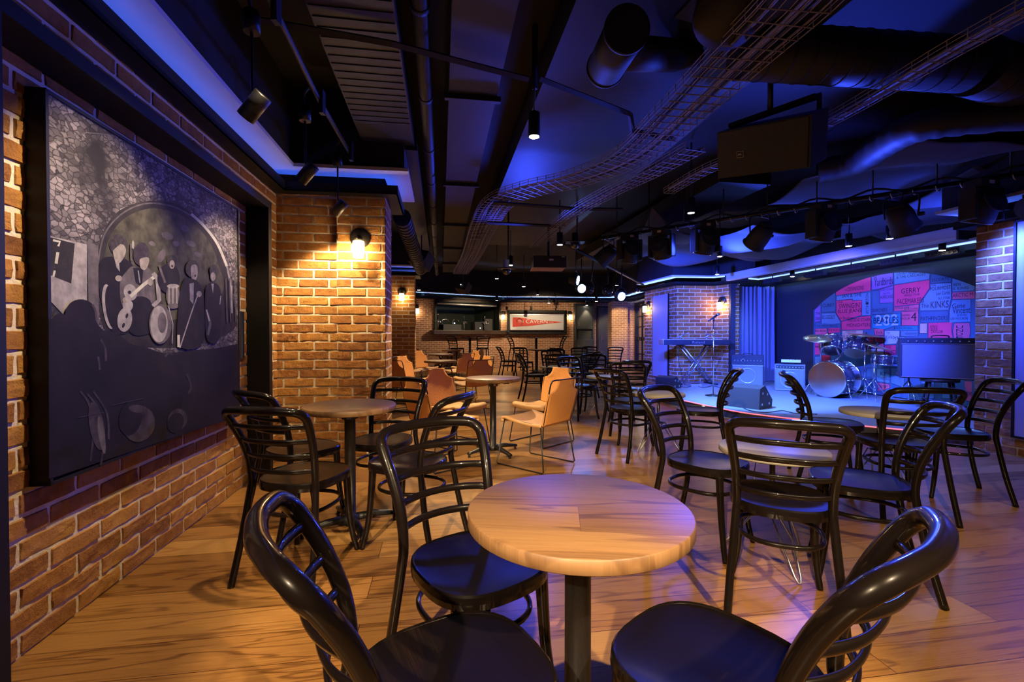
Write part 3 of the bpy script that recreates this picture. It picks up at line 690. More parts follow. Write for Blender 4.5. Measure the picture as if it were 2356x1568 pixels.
gt = [(1.364, 2.416, 'nearest round grey-topped table on thin hairpin legs, behind the square-on chair', 0.), (2.86, 3.60, 'round grey-topped table at the right, before the stage and guitar amplifier', .5), (1.493, 4.712, 'round grey-topped hairpin table in front of the stage monitor', .9),
 (1.33, 6.64, 'blue lit round grey-topped table beyond the middle one', .2), (.78, 8.65, 'farther round grey-topped table behind the tan leather chairs', .4), (2.3, 12.8, 'farthest round grey-topped table in front of the charcoal door', .7)]
g0_ = None
for x, y, lab, a in gt:
    if g0_ is None: g0_ = thing('round_table', lab, 'table', (x, y, 0), 0, 'round grey hairpin tables'); grey_table(g0_)
    else: dup(g0_, (x, y, 0), a, lab)
ht = [(-1.38, 15.15, 'high round black table under the serving hatch'), (.80, 15.3, 'high round black table below the pennant picture')]
h0 = None
for x, y, lab in ht:
    if h0 is None:
        h0 = thing('high_table', lab, 'table', (x, y, 0), 0, 'high black bar tables')
        m = MB(); m.lathe([(.001, 1.07), (.32, 1.07), (.325, 1.08), (.32, 1.095), (.001, 1.095)], seg=40); m.build('tabletop', 'black_lacquer', h0)
        MB().lathe([(.04, .02), (.04, 1.07)], seg=14).build('column', 'black_metal', h0)
        MB().lathe([(.001, 0), (.24, 0), (.24, .012), (.05, .03), (.001, .03)], seg=30).build('base_plate', 'black_metal', h0)
    else: dup(h0, (x, y, 0), 0, lab)
# ------------------------------------------------------------------ tan leather sling chair (front = +y)
def sling_chair(root):
    for sx in (-1, 1):
        pts = [(sx*.205, .20, .425), (sx*.243, .262, .02), (sx*.243, .25, .007), (sx*.243, -.25, .007), (sx*.243, -.262, .02), (sx*.205, -.205, .395)]
        MB().tube(pts, .0062, 8).build('sled_leg', 'black_metal', root)
    m = MB()
    m.tube([(-.205, -.205, .395), (.205, -.205, .395)], .0062, 8); m.tube([(-.2, .215, .425), (.2, .215, .425)], .0062, 8)
    for sx in (-1, 1):
        m.tube([(sx*.205, .20, .425), (sx*.205, -.205, .395)], .0062, 8)
        m.tube(cr([(sx*.205, -.205, .395), (sx*.21, -.235, .41), (sx*.222, -.27, .53), (sx*.226, -.318, .735), (sx*.222, -.33, .775), (sx*.20, -.336, .795), (sx*.10, -.337, .796), (sx*.0, -.337, .796)], 5), .0062, 8)
    m.build('rod_frame', 'black_metal', root)
    # seat: padded sheet curving down over the front rod
    prof = [(-.215, .412), (-.12, .408), (0, .415), (.12, .432), (.185, .445), (.222, .440), (.238, .418), (.228, .39)]
    m = MB(); R = []
    for y, z in cr([(0, a, b) for a, b in prof], 3) and [(p.y, p.z) for p in cr([(0, a, b) for a, b in prof], 3)]:
        row = []
        for i in range(9):
            x = -.225+.45*i/8; row.append(m.bm.verts.new((x, y, z-.012*(1-(x/.225)**2))))
        R.append(row)
    for A, Bq in zip(R, R[1:]):
        for i in range(8): m._f([A[i], A[i+1], Bq[i+1], Bq[i]], True)
    o = m.build('seat', 'leather_seat', root); md = o.modifiers.new('thick', 'SOLIDIFY'); md.thickness = .022; md.offset = -1
    # back sheet with scooped shoulders
    out = [(-.222, 0), (-.233, .16), (-.236, .285)]
    for k in range(9):
        a = k/8*pi/2; out.append((-.236+.118*sin(a)*1.0, .285+.10*(1-cos(a))))
    out.append((-.112, .402)); 
    full = out+[(-x, z) for x, z in out[::-1]]
    m = MB(); vs = []
    rows = 30; R = []
    def half_w(z):
        if z <= .285: return .222+.014*min(1, z/.2)
        k = min(1, (z-.285)/.10); a = math.acos(max(-1, 1-k)); return .236-.118*sin(a)
    for r in range(rows+1):
        z = .402*r/rows; hw = half_w(z); row = []
        for i in range(11):
            u = -1+2*i/10; x = u*hw; y = -.232-.105*(z/.402)-.018*(1-u*u)*(sin(pi*z/.402)); row.append(m.bm.verts.new((x, y, .40+z)))
        R.append(row)
    for A, Bq in zip(R, R[1:]):
        for i in range(10): m._f([A[i], A[i+1], Bq[i+1], Bq[i]], True)
    o = m.build('backrest', 'leather_tan', root); md = o.modifiers.new('thick', 'SOLIDIFY'); md.thickness = .009; md.offset = 0
    MB().box((.231, -.262, .50), (.004, .012, .035)).build('label_tag', 'black_ink', root)
lc = [(.22, 4.245, 50, 'tan leather chair right of the middle oak table, its back to the camera', 0), (.33, 5.12, 135, 'tan leather chair behind and right of the middle oak table, facing the camera', 0),
 (-.62, 4.25, -50, 'tan leather chair left of the middle oak table, its back to the camera', 0), (-.60, 5.02, -130, 'tan leather chair behind the left one at the middle oak table', 0),
 (-1.62, 7.25, -35, 'tan leather chair with a pale bright back in front of the second brick pier', 1), (-1.68, 8.1, -120, 'brown shaded leather chair close beside the second brick pier', 1), (-.66, 7.35, 35, 'tan leather chair with a reddish back at the table by the second pier', 1), (-.72, 8.15, 125, 'tan leather chair facing the camera behind the reddish backed one', 1),
 (-2.05, 10.0, -50, 'far tan leather chair at the left of the small far brown table', 1), (-1.2, 9.95, 50, 'far tan leather chair seen from the side at the small far brown table', 1), (-2.0, 10.9, -130, 'far bright tan leather chair behind the small far brown table', 1), (-1.12, 10.9, 130, 'far leather chair with a shaded back right behind the small far brown table', 1),
 (-1.15, 12.9, 70, 'farthest tan leather chair below the right bar stool of the hatch', 1), (-2.3, 12.95, -70, 'farthest leather chair at the left of the farthest brown table', 1)]
l0 = None
for x, y, a, lab, g in lc:
    gg = 'tan leather chairs at the middle oak table' if not g else 'tan leather chairs farther back'
    if l0 is None: l0 = thing('leather_chair', lab, 'chair', (x, y, 0), radians(a), gg); sling_chair(l0)
    else: dup(l0, (x, y, 0), radians(a), lab, gg)
# ------------------------------------------------------------------ wall sconces
def sconce(root):                            # local: -y points into the room
    M = Matrix.Rotation(pi/2, 3, 'X')
    m = MB(); m.lathe([(.001, 0), (.092, 0), (.095, .012), (.086, .022), (.001, .03)], (0, 0, 0), 28, M)
    m.tube(cr([(0, -.02, 0), (0, -.07, .005), (0, -.10, -.01)], 4), .014, 8); m.cyl((0, -.10, -.01), (0, -.10, -.05), .035, .038, 16)
    m.build('bracket', 'sconce_metal', root)
    m = MB(); m.lathe([(.001, -.05), (.050, -.05), (.053, -.08), (.052, -.19), (.045, -.2), (.001, -.2)], (0, -.10, 0), 20); m.build('glass_shade', 'sconce_glass', root)
    m = MB()
    for z in (-.06, -.19): m.tube([(.056*cos(a), -.10+.056*sin(a), z) for a in [k*pi/10 for k in range(20)]], .003, 5, closed=True)
    for k in range(6): a = k*pi/3; m.tube([(.056*cos(a), -.10+.056*sin(a), -.06), (.056*cos(a), -.10+.056*sin(a), -.19)], .0025, 5)
    m.build('wire_guard', 'sconce_metal', root)
def _pl(px, py, p0, n, off): q = on_plane(px, py, p0, n); return q+n*off
SN = [(_pl(829, 548, LW(.6, 4.372), -DL, .0), PHI, 'lit wall sconce on the near brick pier'),
 (_pl(925, 671, LW(.6, 10.35), -DL, 0), PHI, 'lit wall sconce on the second brick pier'),
 (on_bar(957, 707), ab, 'lit wall sconce peeping out right behind the second brick pier'),
 (on_pw(1157, 721), aP, 'lit wall sconce left of the pennant picture'),
 (on_pw(1311, 721), aP, 'lit wall sconce right of the pennant picture')]
qd = (Q[2]-Q[1]).normalized(); SN.append((on_plane(1492, 700, Q[1], Vector((qd.y, -qd.x, 0))), atan2(qd.y, qd.x), 'lit wall sconce at the left end of the brick wall beside the lilac board'))
qd = (Q[4]-Q[3]).normalized(); SN.append((on_plane(1662, 691, Q[3], Vector((qd.y, -qd.x, 0))), atan2(qd.y, qd.x), 'lit wall sconce on the brick wall behind the microphone'))
s0_ = None
SPOS = []
for q, a, lab in SN:
    if s0_ is None: s0_ = thing('wall_sconce', lab, 'wall lamp', q, a, 'caged wall sconces'); sconce(s0_)
    else: dup(s0_, q, a, lab)
    SPOS.append(q+Matrix.Rotation(a, 3, 'Z') @ Vector((0, -.10, -.12)))
# information plaque beside the picture
q = LW(0.006, 3.555, 0); pz = MB().box((0, 0, 0), (.012, .075, .36)); o = pz.build('information_plaque', 'black_ink', None, None, LW(.012, 3.60, 1.18)); o.rotation_euler.z = PHI
tag(o, 'narrow black information plaque between the big picture and the portal frame', 'sign')
# ------------------------------------------------------------------ backdrop wall with painted band names
nM = -NL
def mur(u, v, off=.01): return on_plane(1800+u/3.921, 560+v/3.921, LW(TM, 5)+nM*off, nM)
PK, PK2, BL, LB, VI, CR_, TE, RD, WB = ('paint_pink', 'paint_rose', 'paint_blue', 'paint_light_blue', 'paint_violet', 'paint_cream', 'paint_teal', 'paint_red', 'paint_white_blue')
for n_, c_ in ((PK, (.72, .045, .13)), (PK2, (.66, .10, .15)), (BL, (.05, .13, .20)), (LB, (.12, .25, .32)), (VI, (.24, .12, .30)), (CR_, (.55, .42, .25)), (TE, (.02, .24, .31)), (RD, (.7, .02, .03)), (WB, (.40, .52, .62))):
    mat(n_, c_, .75, noise=.22, scale=3.5)
mu = thing('painted_backdrop', 'arched stage backdrop painted with a patchwork of band names behind the drums', 'mural', LW(TM, 6.6, 0))
Mi = Matrix.Translation(mu.location).inverted()
s_of = lambda s: s
arc = []
for k in range(41):
    s = 8.27-3.3*k/40; arc.append((s, 2.235-2.62+sqrt(max(0, 2.62**2-(8.27-s-1.6)**2))))
board = [LW(TM, 8.27, .13)]+[LW(TM, s, z) for s, z in arc]+[LW(TM, 4.97, .13)]
m = MB(); m.slab([p+nM*.004 for p in board], nM, .012); ob = m.build('board', 'paint_blue', None); ob.parent = mu; ob.matrix_parent_inverse = Mi
def inside(p):                               # clip a painted patch to the arch
    q = p; s = -(q-W0).dot(-DL); k = 8.27-s-1.6
    zt = 2.235-2.62+sqrt(max(0, 2.62**2-k*k))
    if q.z > zt: q = Vector((q.x, q.y, zt))
    return q
PATCH = [
 ([(480, 440), (560, 380), (680, 325), (800, 270), (800, 425), (480, 470)], PK), ([(805, 250), (900, 240), (1000, 240), (1000, 375), (880, 410), (805, 420)], VI),
 ([(1005, 240), (1335, 240), (1330, 320), (1005, 370)], LB), ([(1338, 240), (1440, 260), (1525, 300), (1525, 348), (1335, 358)], BL), ([(1530, 290), (1640, 330), (1740, 385), (1730, 425), (1530, 435)], LB),
 ([(1530, 440), (1740, 430), (1740, 497), (1530, 502)], PK2), ([(1005, 375), (1330, 325), (1330, 400), (1235, 545), (1005, 568)], PK), ([(1336, 361), (1525, 350), (1525, 500), (1502, 600), (1240, 608), (1240, 545), (1334, 402)], LB),
 ([(1530, 506), (1702, 500), (1702, 708), (1505, 715), (1505, 600)], LB), ([(1005, 572), (1235, 548), (1232, 606), (1100, 608), (1005, 608)], PK2), ([(484, 475), (740, 440), (800, 435), (800, 648), (720, 653), (724, 507), (632, 508), (630, 495), (484, 510)], LB),
 ([(484, 514), (630, 500), (632, 513), (720, 510), (716, 648), (530, 703), (484, 630)], PK), ([(806, 422), (872, 418), (875, 542), (1000, 540), (1000, 628), (806, 645)], BL), ([(876, 412), (1000, 378), (1000, 536), (878, 540)], VI),
 ([(530, 706), (715, 655), (800, 652), (800, 775), (532, 780)], PK), ([(806, 648), (1000, 633), (1070, 625), (1071, 740), (1010, 746), (920, 778), (806, 762)], TE), ([(1073, 611), (1230, 605), (1230, 740), (1074, 740)], PK2),
 ([(1240, 612), (1500, 606), (1500, 700), (1240, 712)], BL), ([(1312, 715), (1535, 705), (1530, 790), (1540, 850), (1312, 850)], PK), ([(1550, 715), (1690, 712), (1702, 780), (1690, 855), (1548, 855), (1534, 790)], PK2),
 ([(1008, 750), (1228, 742), (1228, 780), (1008, 780)], TE), ([(535, 785), (730, 780), (730, 830), (645, 850), (535, 886)], CR_), ([(920, 785), (1060, 783), (1060, 835), (1030, 905), (920, 912)], WB), ([(1066, 788), (1228, 785), (1228, 830), (1066, 835)], LB),
 ([(1036, 840), (1110, 838), (1110, 925), (1036, 930)], LB), ([(292, 590), (345, 550), (345, 705), (292, 712)], VI), ([(350, 520), (480, 430), (480, 618), (350, 622)], BL), ([(350, 628), (480, 622), (525, 705), (525, 722), (350, 735)], LB),
 ([(292, 716), (528, 727), (528, 752), (292, 760)], BL), ([(292, 768), (405, 762), (405, 815), (292, 845)], PK2), ([(410, 762), (525, 758), (525, 798), (410, 813)], PK), ([(320, 830), (528, 805), (528, 888), (380, 878), (320, 860)], BL), ([(292, 850), (345, 870), (345, 1003), (292, 1008)], PK),
 ([(648, 852), (755, 830), (755, 903), (648, 890)], PK), ([(760, 836), (829, 833), (829, 900), (760, 903)], PK), ([(833, 832), (917, 831), (917, 893), (833, 893)], PK), ([(760, 908), (917, 898), (917, 943), (760, 943)], PK2), ([(752, 948), (917, 946), (917, 1013), (752, 1003)], CR_),
 ([(921, 916), (1028, 911), (1028, 1028), (921, 1018)], PK), ([(824, 769), (917, 766), (917, 827), (834, 827)], PK2), ([(347, 1007), (438, 1002), (438, 1058), (347, 1060)], RD), ([(292, 1015), (343, 1012), (343, 1120), (292, 1120)], LB),
 ([(1240, 718), (1306, 716), (1306, 812), (1240, 812)], CR_), ([(1032, 935), (1228, 928), (1228, 985), (1032, 1000)], BL), ([(1032, 1005), (1228, 990), (1228, 1085), (1032, 1085)], LB), ([(852, 1128), (970, 1120), (972, 1262), (852, 1245)], LB), ([(852, 1250), (972, 1268), (972, 1305), (860, 1335)], PK2),
 ([(978, 1120), (1100, 1120), (1100, 1300), (978, 1260)], LB), ([(1255, 1210), (1370, 1215), (1370, 1400), (1255, 1400)], LB), ([(1440, 1215), (1530, 1215), (1530, 1400), (1440, 1400)], LB), ([(1640, 1235), (1712, 1240), (1712, 1425), (1662, 1425)], PK2), ([(758, 1120), (845, 1120), (845, 1230), (758, 1230)], BL)]
def seg_dense(P, n=4):
    out = []
    for a, b in zip(P, P[1:]+P[:1]):
        for k in range(n): out.append((a[0]+(b[0]-a[0])*k/n, a[1]+(b[1]-a[1])*k/n))
    return out
# the dark painted outlines, then the coloured patches on top
ol = MB(); 
for P, _ in PATCH:
    q = [inside(mur(u, v, .018)) for u, v in seg_dense(P, 3)]; ol.poly(q)
    ol.mi = 0
o_ = ol.build('outlines', 'black_ink'); 
bm_ = MB(); names = [PK, PK2, BL, LB, VI, CR_, TE, RD, WB]
for P, mname in PATCH:
    cx = sum(p[0] for p in P)/len(P); cy = sum(p[1] for p in P)/len(P)
    sh = []
    for u, v in P:
        du, dv = cx-u, cy-v; l = max(1, sqrt(du*du+dv*dv)); sh.append((u+du/l*4.5, v+dv/l*4.5))
    bm_.mi = names.index(mname); bm_.poly([inside(mur(u, v, .021)) for u, v in seg_dense(sh, 3)])
p_ = bm_.build('painted_patches', names)
for o in (o_, p_): o.parent = mu; o.matrix_parent_inverse = Mi
def mt(s, u0, v, u1, h, m='black_ink'):
    a, b = mur(u0, v, .023), mur(u1, v, .023); top = mur(u0, v-h, .023)
    text(s, a, (b-a).to_2d().length, (top-a).z, -DL, (0, 0, 1), m, mu)
for a in (('THE', 560, 428, 585, 14), ('DENNISONS', 590, 430, 735, 36), ('THE', 815, 325, 850, 30), ('Yardbirds', 828, 385, 995, 66), ('SONNY WEBB', 1028, 290, 1215, 22), ('& THE CASCADES', 1030, 318, 1290, 24), ('ESCORTS', 1350, 345, 1500, 26), ('BEN', 1545, 385, 1608, 26), ('E KING', 1545, 420, 1680, 24), ('ARCTIC M', 1535, 487, 1720, 34),
          ('GERRY', 1072, 452, 1245, 44), ('AND THE', 1098, 478, 1240, 20), ('PACEMAKERS', 1035, 548, 1278, 46), ('GEORGIE FAME', 1012, 592, 1145, 20), ('BLUE FLAMES', 1100, 600, 1225, 16), ('THE', 1342, 388, 1385, 18), ('FOURMOST', 1335, 425, 1520, 30), ('Lee Curtis', 1390, 465, 1510, 30), ('ALL STARS', 1405, 505, 1515, 20), ('The', 1250, 580, 1320, 36), ('KINKS', 1338, 585, 1500, 62),
          ('Gene', 1532, 585, 1650, 44), ('Vincent', 1535, 632, 1695, 56), ('JOHN', 1572, 660, 1660, 22), ('LEE HOOKER', 1518, 690, 1675, 24), ('IAN & THE', 540, 490, 715, 34), ('THE', 498, 540, 545, 20), ("SWINGIN'", 510, 588, 705, 44), ('BLUE JEANS', 500, 638, 712, 42), ("SEARCHER'S", 812, 618, 945, 30), ('RORY STORM', 885, 430, 998, 18), ('AND THE', 910, 458, 970, 14), ('HURRICANES', 885, 500, 998, 30),
          ('The', 515, 678, 540, 14), ('Shadows', 545, 684, 645, 26), ('FREDDIE STARR', 590, 705, 795, 28), ('MIDNIGHTERS', 582, 752, 795, 30), ('REMO', 1082, 658, 1155, 18), ('FOUR', 1080, 688, 1152, 20), ('4', 1160, 698, 1210, 76), ('PATHFINDERS', 1248, 696, 1492, 36), ('KING', 1335, 760, 1400, 24), ('SIZE', 1338, 782, 1400, 20), ('TAYLOR', 1338, 808, 1450, 26), ('BRIAN EPSTEIN', 1014, 772, 1170, 18),
          ('FARONS', 575, 804, 665, 16), ('FLAMINGOS', 545, 860, 722, 36), ('THE', 935, 815, 970, 18), ('Kirkbys', 930, 868, 1045, 42), ('HIDEAWAY', 1105, 822, 1222, 20), ('BOB', 1050, 880, 1105, 24), ('THE', 300, 640, 342, 20), ('ZONES', 298, 690, 342, 26), ('BO DIDDLEY', 360, 680, 475, 34), ('CURRY', 362, 575, 470, 30), ('THE MERSEYBEATS', 305, 752, 495, 16), ('Billy Butler', 297, 800, 400, 22), ('THE MOJOS', 415, 795, 520, 22), ('TROY', 440, 850, 522, 30),
          ('THE', 298, 895, 335, 18), ('ANIMALS', 296, 940, 343, 20), ('KARL', 652, 890, 750, 32), ('EARL', 762, 868, 826, 18), ('ROYCE', 762, 895, 828, 16), ('TTS', 843, 870, 905, 30), ('EVA', 845, 815, 905, 24), ("Herman's", 757, 975, 860, 20), ('Hermits', 785, 1002, 885, 20), ('THE', 930, 942, 980, 18), ('WHO', 930, 990, 1022, 34), ('2 FAB', 355, 1050, 432, 32), ('KT', 885, 1185, 935, 30), ('TUNSTALL', 858, 1222, 968, 22), ('ST', 868, 1298, 950, 24), ('DAVIS', 1262, 1290, 1362, 30), ('THE FOUR', 1446, 1290, 1526, 24), ('THE', 1665, 1370, 1708, 36), ('OUT OF', 765, 940, 905, 22)): mt(*a)
mt('THE', 816, 670, 845, 14); mt('282', 838, 742, 1045, 98, 'paint_white_blue'); 
a, b = mur(822, 722, .027), mur(1048, 722, .027); text('BEATLES', a, (b-a).to_2d().length, (mur(822, 668, .027)-a).z, -DL, (0, 0, 1), 'black_ink', mu)
for k, ch in enumerate('ZODIACS'): mt(ch, 752, 470+k*27, 778, 22)
for k, ch in enumerate('UNDER'[:4]): mt(ch, 1568, 765+k*32, 1630, 26)
# ------------------------------------------------------------------ stage gear
ZS0 = .12
def face_dir(ang): return None
# keyboard on its stand
kb = atY(1597, 786, 10.0); KZ = .97
ks = thing('keyboard_stand', 'double X-braced chrome keyboard stand on the stage', 'stand', (kb.x, kb.y, ZS0), .03)
m = MB()
for y in (-.10, .10):
    m.tube([(-.30, y, KZ-ZS0-.01), (.36, y*1.2, .03)], .017, 6); m.tube([(.30, y-.03, KZ-ZS0-.01), (-.28, y-.03, .03)], .017, 6)
m.build('cross_bars', 'steel', ks)
m = MB(); m.tube([(-.36, -.24, .018), (-.24, .22, .018)], .018, 6); m.tube([(.40, -.24, .018), (.33, .22, .018)], .018, 6); m.build('floor_bars', 'black_metal', ks)
for x in (-.3, .3): MB().box((x, 0, KZ-ZS0-.012), (.05, .36, .02)).build('support_arm', 'black_metal', ks)
for x in (-.23, .36):
    m = MB(); m.tube([(x, .2, KZ-ZS0), (x+.02, .22, KZ-ZS0+.24)], .016, 6); m.tube([(x-.13, .02, KZ-ZS0+.16), (x+.13, .02, KZ-ZS0+.26)], .013, 6); m.box((x, .1, KZ-ZS0+.21), (.04, .2, .03)); m.build('upper_arm', 'steel', ks)
k = thing('keyboard', 'long black electric keyboard lying on the crossed stand', 'keyboard', (kb.x, kb.y, KZ), .03)
MB().box((0, 0, .055), (1.44, .30, .11), bev=.02).build('body', 'amp_black', k)
m = MB(); m.box((0, .05, .112), (1.22, .14, .008)); m.build('keys', 'white_plastic', k)
MB().box((-.70, 0, .06), (.06, .28, .12), bev=.02).build('end_cheek', 'silver_trim', k)
bpy.context.view_layer.update()
text('Roland', k.matrix_world @ Vector((-.10, -.152, .03)), .26, .05, (1, .03, 0), (0, 0, 1), 'silver_trim', k)
# microphone stand
mp_ = atz(1641, 910, ZS0)
ms_ = thing('microphone_stand', 'straight microphone stand with round base on the stage, behind the side-turned chair', 'stand', mp_)
MB().lathe([(.001, 0), (.13, 0), (.13, .012), (.03, .03), (.001, .03)], seg=28).build('base', 'black_metal', ms_)
MB().cyl((0, 0, .02), (0, 0, 1.33), .0095, .008, 10).build('pole', 'chrome', ms_)
MB().tube([(0, 0, 1.30), (0, 0, 1.35)], .016, 8).build('clip', 'black_metal', ms_)
mc = thing('microphone', 'microphone clipped on top of the straight stand', 'microphone', mp_+Vector((0, 0, 1.365)))
dm = Vector((.82, 0, .57)).normalized()
MB().tube([-dm*.12, dm*.07], [.011, .018], 10).build('handle', 'amp_black', mc)
MB().sphere(dm*.095, .028, 12).build('grille', 'steel', mc)
# wedge monitors
def wedge(lab, p, rz, w):
    t = thing('stage_monitor', lab, 'speaker', p, rz, 'wedge monitors on the stage')
    k = w/.5
    pr = [(-.18, 0), (.18, 0), (.20, .10), (-.02, .30), (-.16, .26)]
    m = MB(); A = [m.bm.verts.new((-.25*k, y*k, z*k)) for y, z in pr]; B_ = [m.bm.verts.new((.25*k, y*k, z*k)) for y, z in pr]
    m._f(A); m._f(B_[::-1])
    for i in range(5): j = (i+1) % 5; m._f([A[i], A[j], B_[j], B_[i]])
    m.build('cabinet', 'amp_black', t)
    m = MB(); a, b = Vector((0, .20, .10))*k, Vector((0, -.02, .30))*k; n = Vector((0, .2, .22)).normalized()
    m.slab([Vector((x*k, 0, 0))+q*1.0+n*.001 for x, q in ((-.23, a.lerp(b, .05)), (.23, a.lerp(b, .05)), (.23, a.lerp(b, .95)), (-.23, a.lerp(b, .95)))], n, .008); m.build('grille', 'amp_grille', t)
    for x in (-.251*k, .251*k):
        for y, z in ((-.1, .06), (.1, .06), (-.08, .2), (.05, .18)): MB().box((x, y*k, z*k), (.004, .03, .03)).build('fitting', 'silver_trim', t)
    return t
wedge('small blue lit wedge monitor at the left corner of the stage, before the lilac board', atz(1537, 891, ZS0), radians(-50), .40)
wedge('larger dark wedge monitor on the stage floor near the edge, right of the microphone stand', atz(1716, 934, ZS0), radians(-52), .56)
def amp(lab, p, rz, w, d, h, body, grille, top=.08, logo=None, cone=True):
    t = thing('amplifier', lab, 'amplifier', p, rz)
    MB().box((0, 0, h/2), (w, d, h), bev=.012).build('cabinet', body, t)
    MB().box((0, -d/2-.004, (h-top)/2), (w-.05, .012, h-top-.04)).build('grille', grille, t)
    m = MB(); m.box((0, -d/2-.002, h-top/2-.01), (w-.05, .012, top-.015)); pn = m.build('control_panel', 'amp_black', t)
    m = MB()
    for k in range(9): m.cyl((-w*.4+k*w*.1, -d/2-.008, h-top/2-.01), (-w*.4+k*w*.1, -d/2-.024, h-top/2-.01), .009, .007, 8)
    m.build('knobs', 'silver_trim', pn)
    for z in (h-top-.01, .02): MB().box((0, -d/2-.01, z), (w-.03, .008, .01)).build('trim_strip', 'silver_trim', t)
    m = MB(); m.tube(cr([(-.09, 0, h), (-.07, 0, h+.03), (.07, 0, h+.03), (.09, 0, h)], 4), .009, 6); m.build('handle', 'black_metal', t)
    if cone:
        M = Matrix.Rotation(pi/2, 3, 'X'); r = min(w, h-top)*.36
        m = MB(); m.lathe([(r, -.004), (r, .008), (r-.012, .008), (r-.012, -.004)], (0, -d/2-.01, (h-top)/2), 30, M); m.build('speaker_ring', 'silver_trim', t)
    if logo:
        m = MB(); M = Matrix.Rotation(pi/2, 3, 'X'); m.lathe([(.001, 0), (.035, 0), (.035, .004), (.001, .004)], (logo[0], -d/2-.012, logo[1]), 20, M); lg = m.build('badge', 'silver_trim', t)
        m = MB(); m.lathe([(.001, 0), (.027, 0), (.027, .003), (.001, .003)], (logo[0], -d/2-.016, logo[1]), 20, M); m.build('badge_centre', 'black_ink', lg)
    return t
pa = atz(1720, 886, ZS0); amp('large dark bass amplifier cabinet standing in front of the curtain', pa, radians(-28), .60, .36, .64, 'amp_black', 'amp_grille', .20, (-.08, .53))
# handle on its right flank
pa2 = atz(1817, 897, ZS0); A2 = amp('small grey combo amplifier between the curtain and the bass drum', pa2, radians(-32), .50, .30, .50, 'amp_grey', 'amp_grille', .08, (-.1, .37))
t = thing('effects_box', 'small pale effects box with knobs on top of the grey combo amplifier', 'box', pa2+Vector((.02, 0, .56)), radians(-32))
MB().box((0, 0, 0), (.32, .16, .05), bev=.006).build('body', 'white_plastic', t)
m = MB()
for k in range(6): m.cyl((-.12+k*.048, 0, .025), (-.12+k*.048, 0, .04), .012, .01, 8)
m.build('knobs', 'black_metal', t)
# guitar amp on a stool
ga = Vector((5.78, 6.25, 0)); rz = radians(-34)
gs = thing('stool', 'wooden four-legged stool carrying the big guitar amplifier', 'stool', (ga.x, ga.y, ZS0), rz)
MB().lathe([(.001, .43), (.20, .43), (.205, .45), (.20, .468), (.001, .468)], seg=32).build('seat', 'bar_wood', gs)
for x, y in ((-1, -1), (1, -1), (1, 1), (-1, 1)): MB().tube([(x*.11, y*.11, .44), (x*.17, y*.17, 0)], [.018, .014], 8).build('leg', 'bar_wood', gs)
m = MB(); m.tube([(-.15, -.15, .15), (.15, -.15, .15)], .01, 6); m.tube([(.15, -.15, .19), (.15, .15, .19)], .01, 6); m.tube([(.15, .15, .15), (-.15, .15, .15)], .01, 6); m.tube([(-.15, .15, .19), (-.15, -.15, .19)], .01, 6); m.build('rungs', 'bar_wood', gs)
amp('big black guitar amplifier with a wide plain grille, raised on a stool before the backdrop', (ga.x, ga.y, .59), rz, .86, .26, .55, 'amp_black', 'amp_grille', .07, None, False)
# ------------------------------------------------------------------ drum kit
DC = atz(1902, 914, ZS0); ax = Vector((.90, .44, 0)).normalized(); rzd = atan2(ax.y, ax.x)
def drum(nm, lab, p, axis, r, ln, cat='drum', lugs=8):
    t = thing(nm, lab, cat, p)
    q = look(axis)
    m = MB(); m.lathe([(r*.985, 0), (r*.985, ln)], (0, 0, 0), 36, q); m.build('shell', 'drum_shell', t)
    m = MB(); m.lathe([(.001, -.004), (r*.97, -.004), (r*.97, .002), (.001, .002)], (0, 0, 0), 36, q); m.build('batter_head', 'drum_head', t)
    m = MB(); m.lathe([(.001, ln-.002), (r*.97, ln-.002), (r*.97, ln+.004), (.001, ln+.004)], (0, 0, 0), 36, q); m.build('resonant_head', 'drum_head', t)
    for z in (-.012, ln-.012):
        m = MB(); m.lathe([(r*.97, z), (r*1.03, z), (r*1.03, z+.026), (r*.97, z+.026)], (0, 0, 0), 36, q); m.build('hoop', 'chrome', t)
    m = MB()
    for k in range(lugs):
        a = 2*pi*k/lugs; u = q @ Vector((cos(a)*r*1.02, sin(a)*r*1.02, 0)); e = q @ Vector((0, 0, 1))
        m.tube([u+e*.01, u+e*(ln-.01)], .006, 5); m.tube([u+e*(ln*.35), u+e*(ln*.65)], .014, 6)
    m.build('lugs', 'chrome', t)
    return t, q
bz = ZS0+.31
t, q = drum('bass_drum', 'big bass drum with a pale front head, the largest drum of the kit', DC+Vector((0, .0, .31)), ax, .30, .44)
side = Vector((-ax.y, ax.x, 0))
for sgn in (-1, 1): MB().tube([side*(sgn*.27)+ax*.08, side*(sgn*.40)-ax*.03+Vector((0, 0, -.305))], [.012, .009], 6).build('spur', 'chrome', t)
top = DC+Vector((0, 0, .62))
c1 = atY(1913, 806, DC.y+.15); drum('rack_tom', 'left glittering rack tom mounted above the bass drum', c1, Vector((.35, .45, .82)), .15, .24)
c2 = atY(1967, 812, DC.y+.3); drum('rack_tom', 'right dark rack tom mounted above the bass drum', c2, Vector((.45, .35, .82)), .16, .26)
c3 = atY(2034, 838, DC.y-.1); drum('snare_drum', 'shallow snare drum at the right of the bass drum', c3, Vector((0.05, 0, 1)), .17, .15)
c4 = atz(1930, 890, ZS0)+Vector((.25, .45, .25)); drum('floor_tom', 'floor tom half hidden behind the bass drum', c4, Vector((0, 0, 1)), .19, .36)
m_ = thing('tom_mount', 'chrome bracket joining the rack toms to the bass drum', 'bracket', (c1+c2)/2)
cc = (c1+c2)/2
MB().tube([Vector((0, 0, -.02)), DC+ax*.22+Vector((0, 0, .60))-cc], .014, 8).build('post', 'chrome', m_)
